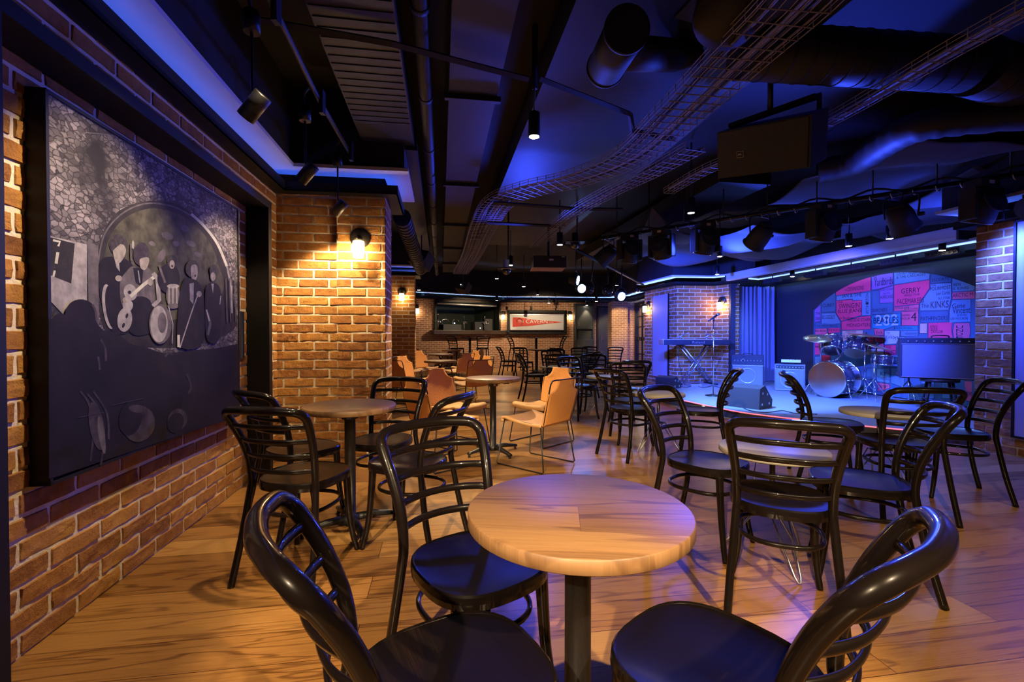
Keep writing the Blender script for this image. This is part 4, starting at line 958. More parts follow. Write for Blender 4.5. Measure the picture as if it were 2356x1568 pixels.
m = MB(); m.tube([c1-cc+Vector((.12, .1, .08)), Vector((0, 0, .06)), c2-cc+Vector((-.1, 0, .08))], .011, 6); m.build('arms', 'chrome', m_)
def cymbal(lab, p, r, tilt, foot, top_extra=.05):
    s = thing('cymbal_stand', 'chrome tripod stand of the '+lab[0], 'stand', foot)
    h = p.z-foot.z; dx = Vector((p.x-foot.x, p.y-foot.y, 0))
    MB().tube([(0, 0, .10), (0, 0, h*.62), dx+Vector((0, 0, h+top_extra))], .010, 8).build('pole', 'chrome', s)
    for k in range(3):
        a = 2*pi*k/3+.4+foot.x; d = Vector((cos(a), sin(a), 0)); m = MB(); m.tube([(0, 0, .34), tuple(d*.24)[:2]+(.012,)], .008, 6); m.tube([(0, 0, .12), d*.14+Vector((0, 0, .12))], .006, 6); m.build('tripod_leg', 'chrome', s)
    c = thing('cymbal', lab[1], 'cymbal', p); q = look(tilt)
    MB().lathe([(.001, .028), (.02, .026), (.04, .010), (r*.6, .004), (r, -.008), (r, -.011), (r*.6, .001), (.04, .007), (.001, .02)], (0, 0, 0), 40, q).build('plate', 'brass_cymbal', c)
    MB().lathe([(.012, .02), (.012, .045)], (0, 0, 0), 10, q).build('felt', 'black_ink', c)
cymbal(('left crash cymbal', 'crash cymbal tilted at the far left of the drum kit'), atY(1882, 777, DC.y+.2), .22, (-.15, -.3, 1), Vector((atY(1890, 777, DC.y+.35).x, DC.y+.35, ZS0)))
cymbal(('high crash cymbal', 'high crash cymbal over the middle of the drum kit'), atY(1992, 770, DC.y+.25), .26, (.05, -.12, 1), Vector((atY(1990, 777, DC.y-.05).x, DC.y-.05, ZS0)))
cymbal(('ride cymbal', 'ride cymbal low at the right of the drum kit'), atY(2018, 796, DC.y-.1), .20, (.2, -.25, 1), Vector((atY(2012, 777, DC.y-.35).x, DC.y-.35, ZS0)))
hh = thing('drum_throne_stand', 'low chrome tripod stand between the drums and the amplifier stool', 'stand', Vector((atY(2092, 777, 7.1).x, 7.1, ZS0)))
MB().cyl((0, 0, .05), (0, 0, .42), .013, .013, 8).build('pole', 'chrome', hh)
for k in range(3):
    a = 2*pi*k/3+.2; MB().tube([(0, 0, .36), (cos(a)*.26, sin(a)*.26, .012)], .009, 6).build('tripod_leg', 'chrome', hh)
MB().lathe([(.001, .42), (.15, .42), (.16, .45), (.15, .48), (.001, .48)], seg=24).build('seat', 'amp_black', hh)
# cables and boxes on the stage
def cable(lab, pts, r=.006):
    tag(MB().tube(cr(pts, 6), r, 5).build('cable', 'cable_black'), lab, 'cable', 'cables on the stage floor')
S = lambda x, y, z=ZS0+.008: atz(x, y, z)
cable('black cable looping below the keyboard stand', [S(1562, 886), S(1578, 890), S(1600, 886), S(1618, 891), S(1640, 887), S(1664, 893)])
cable('black cable running from the keyboard down to the stage', [Vector((kb.x-.38, kb.y-.1, KZ)), Vector((kb.x-.37, kb.y-.12, .6)), Vector((kb.x-.28, kb.y-.1, .25)), S(1574, 884), S(1590, 887)])
cable('black cable lying along the stage edge before the large wedge monitor', [S(1690, 925), S(1720, 945-3), S(1760, 948), S(1800, 944), S(1830, 950), S(1880, 952)])
cable('black cable on the stage in front of the amplifier stool', [S(2120, 952), S(2160, 957), S(2190, 948), S(2215, 955), S(2232, 949)])
pbx = thing('pedal_box', 'small flat pedal box on the stage between the keyboard stand feet', 'box', S(1600, 888, ZS0)); MB().box((0, 0, .025), (.22, .12, .05), bev=.006).build('body', 'silver_trim', pbx); MB().box((0, 0, .053), (.16, .08, .006)).build('plate', 'black_metal', pbx)
# ------------------------------------------------------------------ services under the ceiling
def TS(px, py, z):
    p = atz(px, py, z); q = p-W0; return q.x*CPH+q.y*SPH, -q.x*SPH+q.y*CPH
def sbox(m, t0, t1, s0, s1, z0, z1): m.box(LW((t0+t1)/2, (s0+s1)/2, (z0+z1)/2), (abs(t1-t0), abs(s1-s0), z1-z0), PHI)
ta, tb_ = TS(700, 0, 2.95)[0], TS(905, 0, 2.95)[0]
t = thing('air_duct', 'wide flat ribbed rectangular duct at the upper left, beside the blue cornice', 'duct')
m = MB(); sbox(m, ta, tb_, -1.5, 4.3, 2.95, 3.2); m.build('casing', 'duct_grey', t)
m = MB()
for k in range(56): sbox(m, ta+.01, tb_-.01, -1.2+k*.09, -1.19+k*.09, 2.944, 2.951)
m.build('ribs', 'duct_grey', t)
for s in (1.2, 4.22): m = MB(); sbox(m, ta-.03, tb_+.03, s, s+.04, 2.91, 2.95); m.build('clamp_rail', 'duct_dark', t)
t = thing('air_duct', 'narrower flat duct continuing over the near brick pier', 'duct'); m = MB(); sbox(m, ta+.1, tb_+.02, 4.3, 9.5, 2.93, 3.15); m.build('casing', 'duct_grey', t)
tc_, td = TS(1040, 0, 2.95)[0], TS(1195, 0, 2.95)[0]
t = thing('air_duct', 'smooth flat duct running away left of the big round pipe', 'duct')
m = MB(); sbox(m, tc_, td, -1.5, 13, 2.95, 3.2); m.build('casing', 'duct_grey', t)
for s in (1.4, 3.2, 5.2, 7.2, 9.2, 11.2): m = MB(); sbox(m, tc_-.03, td+.03, s, s+.04, 2.91, 2.95); m.build('clamp_rail', 'duct_dark', t)
t = thing('service_pipe', 'long thin pipe between the two flat ducts', 'pipe')
tp = TS(965, 0, 3.0)[0]
MB().cyl(LW(tp, -1.5, 3.02), LW(tp, 14, 3.02), .05, None, 14).build('pipe', 'duct_grey', t)
for s in range(0, 14): MB().cyl(LW(tp, s+.4, 3.02), LW(tp, s+.44, 3.02), .056, None, 14).build('pipe_collar', 'duct_dark', t)
t = thing('air_duct', 'large dark rectangular duct high over the middle of the ceiling', 'duct')
m = MB(); sbox(m, td+.35, td+1.9, 2.0, 9.5, 3.08, 3.3); m.build('casing', 'duct_grey', t)
t = thing('air_duct', 'broad dark duct crossing over the stage front', 'duct')
m = MB(); sbox(m, 4.9, 5.6, 5.0, 11, 3.05, 3.25); m.build('casing', 'duct_grey', t)
t = thing('air_duct', 'corrugated round duct behind the near brick pier', 'duct'); a_, b_ = atY(925, 500, 5.6), atY(968, 620, 8.5)
MB().cyl(a_, b_, .10, .10, 16).build('hose', 'duct_grey', t)
m = MB()
for k in range(24): p = a_.lerp(b_, k/24); q_ = a_.lerp(b_, (k+.45)/24); m.cyl(p, q_, .107, .107, 16)
m.build('corrugations', 'duct_grey', t)
# short tee pipe with an open mouth
t = thing('duct_tee', 'round duct tee with an open mouth facing the camera at the top centre', 'duct')
p0, p1 = atY(1443, 66, 2.35), atY(1392, 158, 2.85)
d = (p1-p0).normalized(); q = look(d)
m = MB(); L_ = (p1-p0).length; m.lathe([(.104, .30), (.104, .012), (.107, .0), (.111, 0), (.111, L_), (.001, L_)], p0, 36, q); m.build('body', 'duct_grey', t)
for z in (0.0, L_-.03): MB().lathe([(.111, z), (.117, z), (.117, z+.02), (.111, z+.02)], p0, 36, q).build('rim', 'duct_grey', t)
pm = p0.lerp(p1, .55); br_ = atY(1552, 128, 3.0)
m = MB(); m.cyl(pm, br_, .095, .095, 24); m.build('branch', 'duct_grey', t)
d_ = (br_-pm).normalized(); m = MB(); m.cyl(br_, br_+d_*.25, .088, .07, 20); m.build('flexible_sleeve', 'cable_black', t)
t = thing('capped_duct', 'big round capped duct stub hanging at the top right of the open tee', 'duct')
p = atz(1672, 45, 2.82); q = look((-.35, -.45, -1))
m = MB(); m.lathe([(.001, 0), (.165, 0), (.172, -.02), (.172, -.55)], p, 40, q); m.build('body', 'duct_grey', t)
MB().box(p+Vector((.12, .1, .16)), (.55, .4, .02), .3).build('flange', 'duct_grey', t)
t = thing('spiral_duct', 'round spiral-wound duct crossing the upper right of the ceiling', 'duct')
m = MB(); a, b = Vector((1.45, 2.96, 2.98)), Vector((3.05, 3.12, 2.98)); m.cyl(a, b, .165, None, 30); m.build('tube', 'duct_grey', t)
m = MB()
for k in range(12): p = a.lerp(b, k/12); m.cyl(p, p+Vector((.012, .001, 0)), .169, None, 30)
m.build('seams', 'duct_dark', t)
t = thing('spiral_duct', 'second round duct continuing to the right border in the dark', 'duct')
a, b = Vector((3.12, 3.13, 2.98)), Vector((5.4, 3.9, 2.9)); m = MB(); m.cyl(a, b, .18, None, 30); m.build('tube', 'duct_grey', t)
m = MB()
for k in range(14): p = a.lerp(b, k/14); m.cyl(p, p+(b-a).normalized()*.012, .184, None, 30)
m.build('seams', 'duct_dark', t)
t = thing('flexible_duct', 'bent flexible duct snaking right of the hanging loudspeaker', 'duct')
pth = cr([atz(1885, 392, 2.8), atz(1965, 375, 2.8), atz(2035, 330, 2.8), atz(2110, 292, 2.79), atz(2230, 272, 2.78), atz(2420, 255, 2.76)], 8)
m = MB(); m.tube(pth, [.115+.006*sin(i*2.1) for i in range(len(pth))], 18); m.build('hose', 'duct_grey', t)
# wire cable trays
def tray(lab, path, wd, nw, cables):
    t = thing('cable_tray', lab, 'cable tray'); P = cr(path, 12)
    # resample evenly
    R = [P[0]]; acc = 0
    for a, b in zip(P, P[1:]):
        L_ = (b-a).length; pos = .1-acc
        while pos <= L_: R.append(a.lerp(b, pos/L_)); pos += .1
        acc = L_-(pos-.1)
    fr = []
    for i, p in enumerate(R):
        d = (R[min(i+1, len(R)-1)]-R[max(i-1, 0)]).normalized(); n = Vector((-d.y, d.x, 0)).normalized(); fr.append((p, n))
    m = MB(); up = Vector((0, 0, 1))
    for k in range(nw):
        x = -wd/2+wd*k/(nw-1); m.tube([p+n*x for p, n in fr], .0034, 4)
    for sgn in (-1, 1):
        for z in (.03, .055): m.tube([p+n*(sgn*wd/2)+up*z for p, n in fr], .0028, 4)
    for p, n in fr: m.tube([p+n*(wd/2)+up*.06, p+n*(wd/2)-up*.004, p-n*(wd/2)-up*.004, p-n*(wd/2)+up*.06], .0038, 4)
    m.build('wire_basket', 'wire_metal', t)
    for k in range(cables):
        x = random.uniform(-wd*.42, wd*.42); y2 = random.uniform(-wd*.42, wd*.42); rr = random.uniform(.004, .009)
        pts = [p+n*(x+(y2-x)*(i/len(fr))+.006*sin(i*.22+k))+up*(.008+.012*(k % 3)) for i, (p, n) in enumerate(fr)]
        MB().tube(pts[::2], rr, 5).build('cable', 'wire_metal' if k % 3 else 'cable_black', t)
    return t
tray('wide wire basket cable tray sweeping from the top right of the ceiling to the left', [atz(1905, -90, 2.75), atz(1850, 0, 2.75), atz(1700, 140, 2.75), atz(1570, 262, 2.75), atz(1450, 365, 2.75), atz(1330, 415, 2.75), atz(1220, 440, 2.75), atz(1150, 468, 2.75), atz(1115, 520, 2.75), atz(1085, 590, 2.75), atz(1060, 630, 2.75)], .38, 8, 9)
tray('narrow wire cable tray right of the hanging loudspeaker', [atz(2420, 0, 2.75), atz(2200, 118, 2.75), atz(2050, 205, 2.75), atz(1890, 292, 2.75), atz(1740, 350, 2.75), atz(1620, 398, 2.75), atz(1530, 450, 2.75)], .12, 4, 5)
tray('second wire cable tray joining behind the wide one', [atz(1600, 345, 2.7), atz(1500, 400, 2.7), atz(1400, 448, 2.7), atz(1310, 500, 2.7), atz(1230, 570, 2.7)], .2, 5, 5)
# struts
def strut(lab, pts, sz=.03):
    m = MB()
    for a, b in zip(pts, pts[1:]): m.tube([a, b], sz*.7, 4)
    tag(m.build('strut', 'duct_grey'), lab, 'strut', 'metal struts under the ceiling')
strut('long strut crossing under the two flat ducts at the upper left', [atz(560, 40, 2.88), atz(900, 100, 2.88), atz(1215, 182, 2.88)])
strut('strut bending down beside the open duct tee', [atz(1240, 180, 2.86), atz(1450, 262, 2.86), atz(1455, 300, 2.80), atz(1552, 320, 2.80)])
strut('strut carrying the wide cable tray at its bend', [atz(1135, 466, 2.72), atz(1330, 480, 2.72), atz(1432, 482, 2.72)])
strut('strut crossing under the cable tray farther back', [atz(1120, 512, 2.72), atz(1280, 520, 2.72)])
strut('vertical strut hanging above the large pendant lamp', [atY(1231, 40, 3.35), atY(1231, 205, 3.35)])
strut('vertical strut left of the hanging loudspeaker', [atY(1591, 380, 5.3), atY(1591, 470, 5.3)])
strut('vertical strut above the hanging loudspeaker', [atY(1885, 215, 3.6), atY(1885, 300, 3.6)])
# hanging loudspeaker
t = thing('hanging_loudspeaker', 'black loudspeaker with perforated front and small square badge hanging at the upper right', 'speaker')
P_ = [atY(1650, 305, 3.62), atY(1868, 262, 3.12), atY(1864, 385, 3.26), atY(1652, 411, 3.76)]
nf = (P_[1]-P_[0]).cross(P_[3]-P_[0]).normalized()
if nf.dot(Vector((0, -1, 0))) < 0: nf = -nf
m = MB(); m.slab(P_, -nf, .3); m.build('cabinet', 'amp_black', t)
C_ = sum(P_, Vector())/4; m = MB(); m.slab([C_+(p-C_)*.95+nf*.001 for p in P_], nf, .008); m.build('grille', 'cable_black', t)
xd_ = (P_[1]-P_[0]).normalized(); yd_ = nf.cross(xd_); yd_ = yd_ if yd_.z > 0 else -yd_
bc = on_plane(1703, 355, P_[0]+nf*.012, nf)
def rect(c, w, h): return [c-xd_*w/2-yd_*h/2, c+xd_*w/2-yd_*h/2, c+xd_*w/2+yd_*h/2, c-xd_*w/2+yd_*h/2]
m = MB(); m.slab(rect(bc, .052, .046), nf, .003); bd_ = m.build('badge', 'white_ink', t)
m = MB(); m.slab(rect(bc+nf*.003, .046, .040), nf, .002); m.build('badge_face', 'black_ink', bd_)
text('JBL', bc+nf*.006-xd_*.017-yd_*.009, .034, .017, xd_, yd_, 'white_ink', bd_)
m = MB(); tm = (P_[0]+P_[1])/2-nf*.15; m.box(tm+Vector((0, 0, .06)), (.6, .05, .03), atan2(xd_.y, xd_.x)); m.tube([tm+Vector((0, 0, .06)), tm+Vector((0, 0, .75))], .02, 6)
m.build('bracket', 'black_metal', t)
# lighting bar
LA, LB_ = atz(1385, 548, 2.66), atz(2420, 388, 2.66)
bar = thing('lighting_bar', 'long black lighting pipe carrying the stage lamps across the right half', 'pipe')
MB().cyl(LA, LB_, .026, None, 12).build('pipe', 'black_metal', bar)
for k in range(9): p = LA.lerp(LB_, (k+.5)/9); MB().tube([p, p+Vector((0, 0, .7))], .008, 5).build('drop_rod', 'black_metal', bar)
for k in range(26):
    p = LA.lerp(LB_, (k+.5)/26); MB().tube(cr([p+Vector((0, -.03, 0)), p+Vector((.02, -.035, -.05)), p+Vector((.05, -.03, -.03))], 4), .006, 5).build('cable_hook', 'silver_trim', bar)
m = MB(); pp = [LA.lerp(LB_, k/60)+Vector((0, .03, .05+.03*sin(k*.9))) for k in range(61)]; m.tube(pp, .012, 5); m.build('power_cable', 'cable_black', bar)
BD = (LB_-LA).normalized(); 
def on_barline(px):                          # point of the lighting bar seen at this column
    d = ray(px, 600); a = LA; k = BD
    D = d.x*(-k.y)-(-k.x)*d.y; tt = (a.x*(-k.y)-(-k.x)*a.y)/D; return Vector((d.x*tt, d.y*tt, 2.66))
def moving(root):
    m = MB(); m.box((0, 0, -.05), (.22, .16, .09), bev=.012); m.build('base', 'amp_black', root)
    MB().box((0, -.085, -.045), (.05, .01, .03)).build('display', 'white_plastic', root)
    for x in (-.155, .155): MB().box((x, 0, -.24), (.035, .15, .30), bev=.015).build('yoke_arm', 'amp_black', root)
    MB().box((0, 0, -.10), (.34, .14, .03)).build('yoke', 'amp_black', root)
    q = look((0, .35, -.9)); m = MB(); m.lathe([(.06, -.14), (.115, -.12), (.13, -.02), (.132, .08), (.125, .13)], (0, 0, -.27), 26, q); hd = m.build('head', 'amp_black', root)
    m = MB(); m.lathe([(.001, .118), (.118, .118), (.128, .135), (.120, .14), (.001, .125)], (0, 0, -.27), 26, q); m.build('lens', 'lens_dark', hd)
    q2 = look((0, -1, .25)); m = MB(); m.lathe([(.108, .115), (.122, .115), (.122, .128), (.108, .128)], (0, .0, -.25), 26, q2); m.build('arc_rim', 'duct_grey', hd)
    MB().box((.03, -.125, -.30), (.055, .006, .012)).build('indicator', 'tiny_led_green', hd)
def fresnel(root):
    m = MB(); m.tube(cr([(-.14, 0, -.26), (-.15, 0, -.12), (-.12, 0, -.04), (.12, 0, -.04), (.15, 0, -.12), (.14, 0, -.26)], 5), .009, 6); m.build('yoke', 'black_metal', root)
    q = look((0, .75, -.62)); m = MB(); m.lathe([(.05, -.15), (.095, -.14), (.12, -.03), (.125, .12), (.14, .14)], (0, 0, -.27), 22, q); m.build('housing', 'amp_black', root)
    m = MB(); m.lathe([(.001, .12), (.118, .12), (.118, .13), (.001, .13)], (0, 0, -.27), 22, q); m.build('lens', 'lens_dark', root)
    MB().box((0, -.10, -.16), (.15, .09, .05), M=look((0, .75, -.62)), bev=.01).build('rear_plate', 'duct_grey', root)
    MB().tube([(.14, 0, -.26), (.19, 0, -.26)], .02, 8).build('knob', 'black_metal', root)
    MB().tube(cr([(0, -.1, -.2), (.05, -.1, -.05), (-.05, -.03, 0.02)], 5), .006, 5).build('lead', 'cable_black', root)
mv = None
for px, ang, lab in ((1448, 10, 'moving head lamp at the left end of the lighting pipe'), (1522, -40, 'narrow moving head lamp turned sideways, second from the left on the lighting pipe'), (1622, 8, 'moving head lamp below the bright pendant on the lighting pipe'), (1893, 12, 'moving head lamp in the middle of the lighting pipe, left of the tilted can lamp'), (2256, 10, 'largest moving head lamp with a green display, above the right brick wall')):
    q = on_barline(px)
    if mv is None: mv = thing('moving_head_lamp', lab, 'stage lamp', q, radians(ang), 'moving head lamps on the pipe'); moving(mv)
    else: dup(mv, q, radians(ang), lab)
fr_ = None
for px, ang, lab in ((1395, 60, 'black can lamp at the far left end of the lighting pipe'), (1748, 15, 'black can lamp hanging from a yoke between two moving heads'), (2072, -60, 'tilted black can lamp left of the largest moving head'), (2400, 100, 'dark can lamp at the right border of the photo')):
    q = on_barline(px)
    if fr_ is None: fr_ = thing('can_lamp', lab, 'stage lamp', q, radians(ang), 'can lamps on the pipe'); fresnel(fr_)
    else: dup(fr_, q, radians(ang), lab)
# draped cloth and insulation over the stage
def drape(lab, x0, x1, y0, y1, zf, nx=80, ny=50):
    m = MB(); R = []
    for j in range(ny+1):
        row = []
        for i in range(nx+1):
            x = x0+(x1-x0)*i/nx; y = y0+(y1-y0)*j/ny; row.append(m.bm.verts.new((x, y, zf(x, y, i/nx, j/ny))))
        R.append(row)
    for A, Bq in zip(R, R[1:]):
        for i in range(nx): m._f([A[i], A[i+1], Bq[i+1], Bq[i]], True)
    o = m.build('ceiling_cloth', 'fabric_drape'); md = o.modifiers.new('t', 'SOLIDIFY'); md.thickness = .01
    return tag(o, lab, 'cloth')
drape('big sagging pale cloth under the ceiling behind the lighting pipe, lit blue', 2.0, 5.2, 6.6, 9.2, lambda x, y, u, v: 2.86-.20*abs(sin(pi*(u*2.2+v*.6)))-.10*abs(sin(pi*(v*2+u*1.3)))+.06*mn.noise(Vector((x*1.5, y*1.5, 0)))+.2*max(0, abs(u-.5)-.42)*8)
drape('second sagging cloth over the right of the stage', 4.6, 6.6, 4.6, 7.4, lambda x, y, u, v: 2.84-.18*abs(sin(pi*(u*1.6+v*1.2)))+.06*mn.noise(Vector((x*2, y*2, 3))))
drape('dark wavy insulation sheet above the lighting pipe', 3.3, 6.4, 4.1, 6.0, lambda x, y, u, v: 2.98-.12*abs(sin(pi*(v*1.6+u*1.1)))+.05*mn.noise(Vector((x*2, y*2, 7))))
# projection screen casing
a, b = atz(1676, 640, 2.42), atz(2215, 538, 2.42); t = thing('screen_casing', 'long pale box casing of a roll-down screen hung slanting over the stage', 'screen', (a+b)/2, atan2((b-a).y, (b-a).x))
L_ = (b-a).length; MB().box((0, 0, .02), (L_, .14, .16), bev=.03).build('casing', 'plaster_white', t)
for x in (-L_/2, L_/2): MB().box((x, 0, .02), (.03, .16, .18), bev=.01).build('end_cap', 'duct_grey', t)
m = MB()
for x in (-L_/3, 0, L_/3): m.tube([(x, 0, .08), (x, 0, .9)], .01, 5)
m.build('hanger', 'duct_grey', t)
# LED batten lamps
lbn = None
for k, (px, py, lab) in enumerate(((1777, 645, 'LED batten lamp with eight lenses at the left end of the backdrop row'), (1876, 630, 'second LED batten lamp from the left over the backdrop'), (1958, 616, 'middle LED batten lamp over the left of the painted arch'), (2060, 600, 'fourth LED batten lamp over the crown of the painted arch'), (2172, 581, 'rightmost LED batten lamp beside the right brick wall'))):
    p = atz(px, py, 2.34); rz = PHI+pi/2
    if lbn is None:
        lbn = thing('led_batten', lab, 'stage lamp', p, rz, 'LED batten lamps over the backdrop')
        MB().box((0, 0, 0), (.46, .09, .09), bev=.01).build('housing', 'amp_black', lbn)
        for i in range(8):
            m = MB(); q = look((0, 1, -.35)); m.lathe([(.001, .052), (.017, .052), (.022, .06), (.024, .045)], (-.196+.056*i, .0, 0), 12, q); m.build('lens', 'duct_grey', lbn)
        MB().tube([(0, 0, .04), (0, -.02, .5)], .01, 5).build('hanger', 'black_metal', lbn)
    else: dup(lbn, p, rz, lab)
# PAR lamps
def par(root, on):
    m = MB(); m.lathe([(.04, -.15), (.08, -.13), (.1, -.03), (.1, .03), (.001, .03)], (0, 0, 0), 24); m.build('housing', 'amp_black', root)
    m = MB(); m.lathe([(.001, .032), (.086, .032), (.086, .038), (.001, .038)], (0, 0, 0), 24); m.build('lens', 'par_blue' if on else 'lens_dark', root)
    if not on:
        m = MB()
        for k in range(7):
            c_ = (0, 0, .04) if k == 6 else (.055*cos(k*pi/3), .055*sin(k*pi/3), .04); m.lathe([(.001, 0), (.02, 0), (.016, .008), (.001, .008)], c_, 10)
        m.build('led_lenses', 'duct_grey', root)
    m = MB(); m.tube(cr([(-.11, 0, 0), (-.12, .1, -.02), (0, .17, -.04), (.12, .1, -.02), (.11, 0, 0)], 5), .008, 5); m.tube([(0, .17, -.04), (0, .6, -.12)], .012, 6); m.build('yoke', 'black_metal', root)
PARS = []
for px, py, Y, d, on, lab in ((1337, 663, 9.6, (.25, -1, -.25), 1, 'lit blue round stage lamp in the centre of the photo'), (1428, 681, 9.6, (.42, -1, -.3), 1, 'brighter lit blue round stage lamp right of the other lit one'), (1326, 644, 9.0, (.95, -.4, -.2), 1, 'blue stage lamp seen almost edge-on above the lit pair'),
                         (1359, 665, 9.9, (.8, -.6, -.3), 0, 'unlit stage lamp seen edge-on between the two lit blue lamps'), (1399, 671, 9.9, (.2, -1, -.2), 0, 'unlit round LED lamp with visible lenses left of the brighter blue lamp')):
    p = atY(px, py, Y); r_ = thing('par_lamp', lab, 'stage lamp', p); r_.rotation_euler = Vector(d).to_track_quat('Z', 'Y').to_euler(); par(r_, on); PARS.append((p, Vector(d).normalized(), on))
bar2 = thing('lamp_bar', 'far lighting pipe above the lit blue stage lamps', 'pipe'); MB().cyl(atY(1300, 560, 7.2), atY(1480, 655, 11.5), .025, None, 10).build('pipe', 'black_metal', bar2)
# pendant downlights
pend = None
PD = [(1229, 315, 2.60, 'large bright pendant downlight near the top centre', 1), (1590, 490, 2.57, 'bright pendant downlight above the lighting pipe', 1), (1288, 563, 2.45, 'pendant downlight beside the dome cameras', 0), (1175, 610, 2.45, 'pendant downlight behind the hanging dome camera', 0), (1143, 641, 2.45, 'pendant downlight left of the dome camera', 0), (964, 667, 2.4, 'pendant downlight beside the second brick pier', 0), (1205, 659, 2.4, 'pendant downlight below and left of the projector', 0), (1237, 678, 2.4, 'small bright pendant downlight under the projector', 1),
      (1143, 691, 2.32, 'far pendant downlight at the corner of the blue cornice', 0), (1263, 697, 2.27, 'far pendant downlight above the pennant picture', 0), (1350, 702, 2.24, 'far pendant downlight before the charcoal cabinet', 0), (1372, 693, 2.3, 'far pendant downlight left of the charcoal door', 0), (1419, 656, 2.4, 'pendant downlight just above the brighter blue lamp', 0), (1466, 672, 2.35, 'pendant downlight left of the cornice tip beside the stage', 0),
      (1656, 590, 2.45, 'pendant downlight over the keyboard', 0), (1650, 631, 2.4, 'small pendant downlight under the one over the keyboard', 1), (1823, 636, 2.35, 'small pendant downlight before the dark curtain gap', 1), (1953, 566, 2.4, 'bright pendant downlight above the casing, left of its neighbour', 1), (2047, 549, 2.4, 'bright pendant downlight above the casing below the tilted can lamp', 1), (2168, 576, 2.35, 'bright pendant downlight at the right over the backdrop', 1)]
PEND = []
for px, py, z, lab, br in PD:
    p = atz(px, py, z); g = 'pendant downlights'
    if pend is None:
        pend = thing('pendant_downlight', lab, 'lamp', p, 0, g)
        MB().lathe([(.036, .002), (.040, .0), (.042, .004), (.042, .17), (.01, .175), (.01, .19)], seg=22).build('housing', 'black_metal', pend)
        MB().lathe([(.001, .0), (.035, .0), (.035, .006), (.001, .006)], seg=22).build('lamp_lens', 'lamp_glow', pend)
        MB().tube([(0, 0, .17), (0, 0, .8)], .008, 6).build('rod', 'black_metal', pend)
    else: dup(pend, p, 0, lab)
    PEND.append((p, br))
# track spots on the left
trk = None; TR = []
for px, py, z, zr, lab in ((585, 245, 2.30, .42, 'largest hanging spotlight at the upper left, aimed at the picture'), (706, 399, 2.30, .40, 'middle hanging spotlight in front of the blue cornice corner'), (780, 479, 2.28, .38, 'lit lowest spotlight hanging before the near brick pier')):
    p = atz(px, py, z)
    if trk is None:
        trk = thing('hanging_spotlight', lab, 'lamp', p, 0, 'black spotlights on rods at the left')
        q = look((-.62, .12, -.62)); m = MB(); m.lathe([(.001, -.075), (.04, -.075), (.043, -.07), (.043, .07), (.036, .066)], (0, 0, 0), 24, q); m.build('head', 'black_metal', trk)
        m = MB(); m.lathe([(.001, .055), (.037, .055), (.037, .06), (.001, .06)], (0, 0, 0), 20, q); m.build('lamp_lens', 'spot_glow', trk)
        MB().tube([(.0, 0, .03), (-.01, 0, .08), (-.01, 0, .36)], .007, 6).build('rod', 'black_metal', trk)
        MB().cyl((-.01, 0, .36), (-.01, 0, .46), .038, .038, 18).build('canopy', 'black_metal', trk)
    else: dup(trk, p, 0, lab)
    TR.append(p)
t = thing('conduit_rail', 'grey cable conduit from which the left spotlights hang', 'rail')
A_ = [TR[0]+Vector((0.12, -.9, .52)), TR[0]+Vector((.08, 0, .52)), TR[1]+Vector((.08, 0, .52)), TR[2]+Vector((.06, .1, .52))]
MB().tube(A_, .018, 6).build('rail', 'duct_grey', t)
for k, p in enumerate(TR):
    m = MB(); m.tube(cr([p+Vector((-.01, 0, .46)), p+Vector((-.02, 0, .54)), p+Vector((.05, -.03, .60)), p+Vector((.07, -.1, .53))], 5), .009, 5); m.box(p+Vector((.10, .02, .5)), (.03, .05, .16)); m.build('drop_bracket', 'duct_grey', t)
sm = None
for px, lab in ((1166, 'tiny hanging spotlight left above the pennant picture'), (1222, 'tiny hanging spotlight in the middle above the pennant picture'), (1279, 'tiny hanging spotlight right above the pennant picture')):
    p = atY(px, 709, 15.9)
    if sm is None:
        sm = thing('small_spotlight', lab, 'lamp', p, 0, 'tiny spotlights above the pennant'); q = look((0, .7, -.7))
        MB().lathe([(.001, -.06), (.04, -.06), (.04, .06), (.001, .06)], (0, 0, 0), 14, q).build('head', 'black_metal', sm); MB().tube([(0, 0, .03), (0, 0, .5)], .008, 5).build('rod', 'black_metal', sm)
    else: dup(sm, p, 0, lab)
# projector, cameras, small loudspeakers
p = atY(1262, 611, 8.0); t = thing('projector', 'dark ceiling projector with a pale underside in the centre', 'projector', p, .05)
MB().box((0, 0, .04), (.56, .42, .2), bev=.015).build('casing', 'amp_black', t); MB().box((-.02, -.02, -.065), (.56, .42, .012)).build('underside', 'leather_seat', t)
m = MB(); m.box((.02, -.215, .07), (.07, .006, .03)); m.box((.22, -.215, .12), (.05, .006, .015)); m.build('labels', 'white_plastic', t); MB().tube([(0, 0, .14), (0, 0, .9)], .025, 8).build('mount', 'black_metal', t)
for px, py, Y, lab in ((1165, 622, 7.0, 'dome camera on a flat plate hanging in the centre'), (1323, 562, 6.6, 'larger dark dome camera hanging above the blue lamps')):
    p = atY(px, py, Y); t = thing('dome_camera', lab, 'camera', p)
    MB().sphere((0, 0, 0), .065, 18).build('dome', 'lens_dark', t); MB().lathe([(.001, .02), (.075, .02), (.075, .035), (.045, .05), (.045, .16), (.001, .16)], seg=20).build('housing', 'white_plastic' if Y > 6.8 else 'duct_grey', t)
    MB().box((0, 0, .03), (.26, .2, .012)).build('plate', 'duct_grey', t); MB().tube([(.03, 0, .1), (.03, 0, .9)], .014, 6).build('rod', 'duct_grey', t)
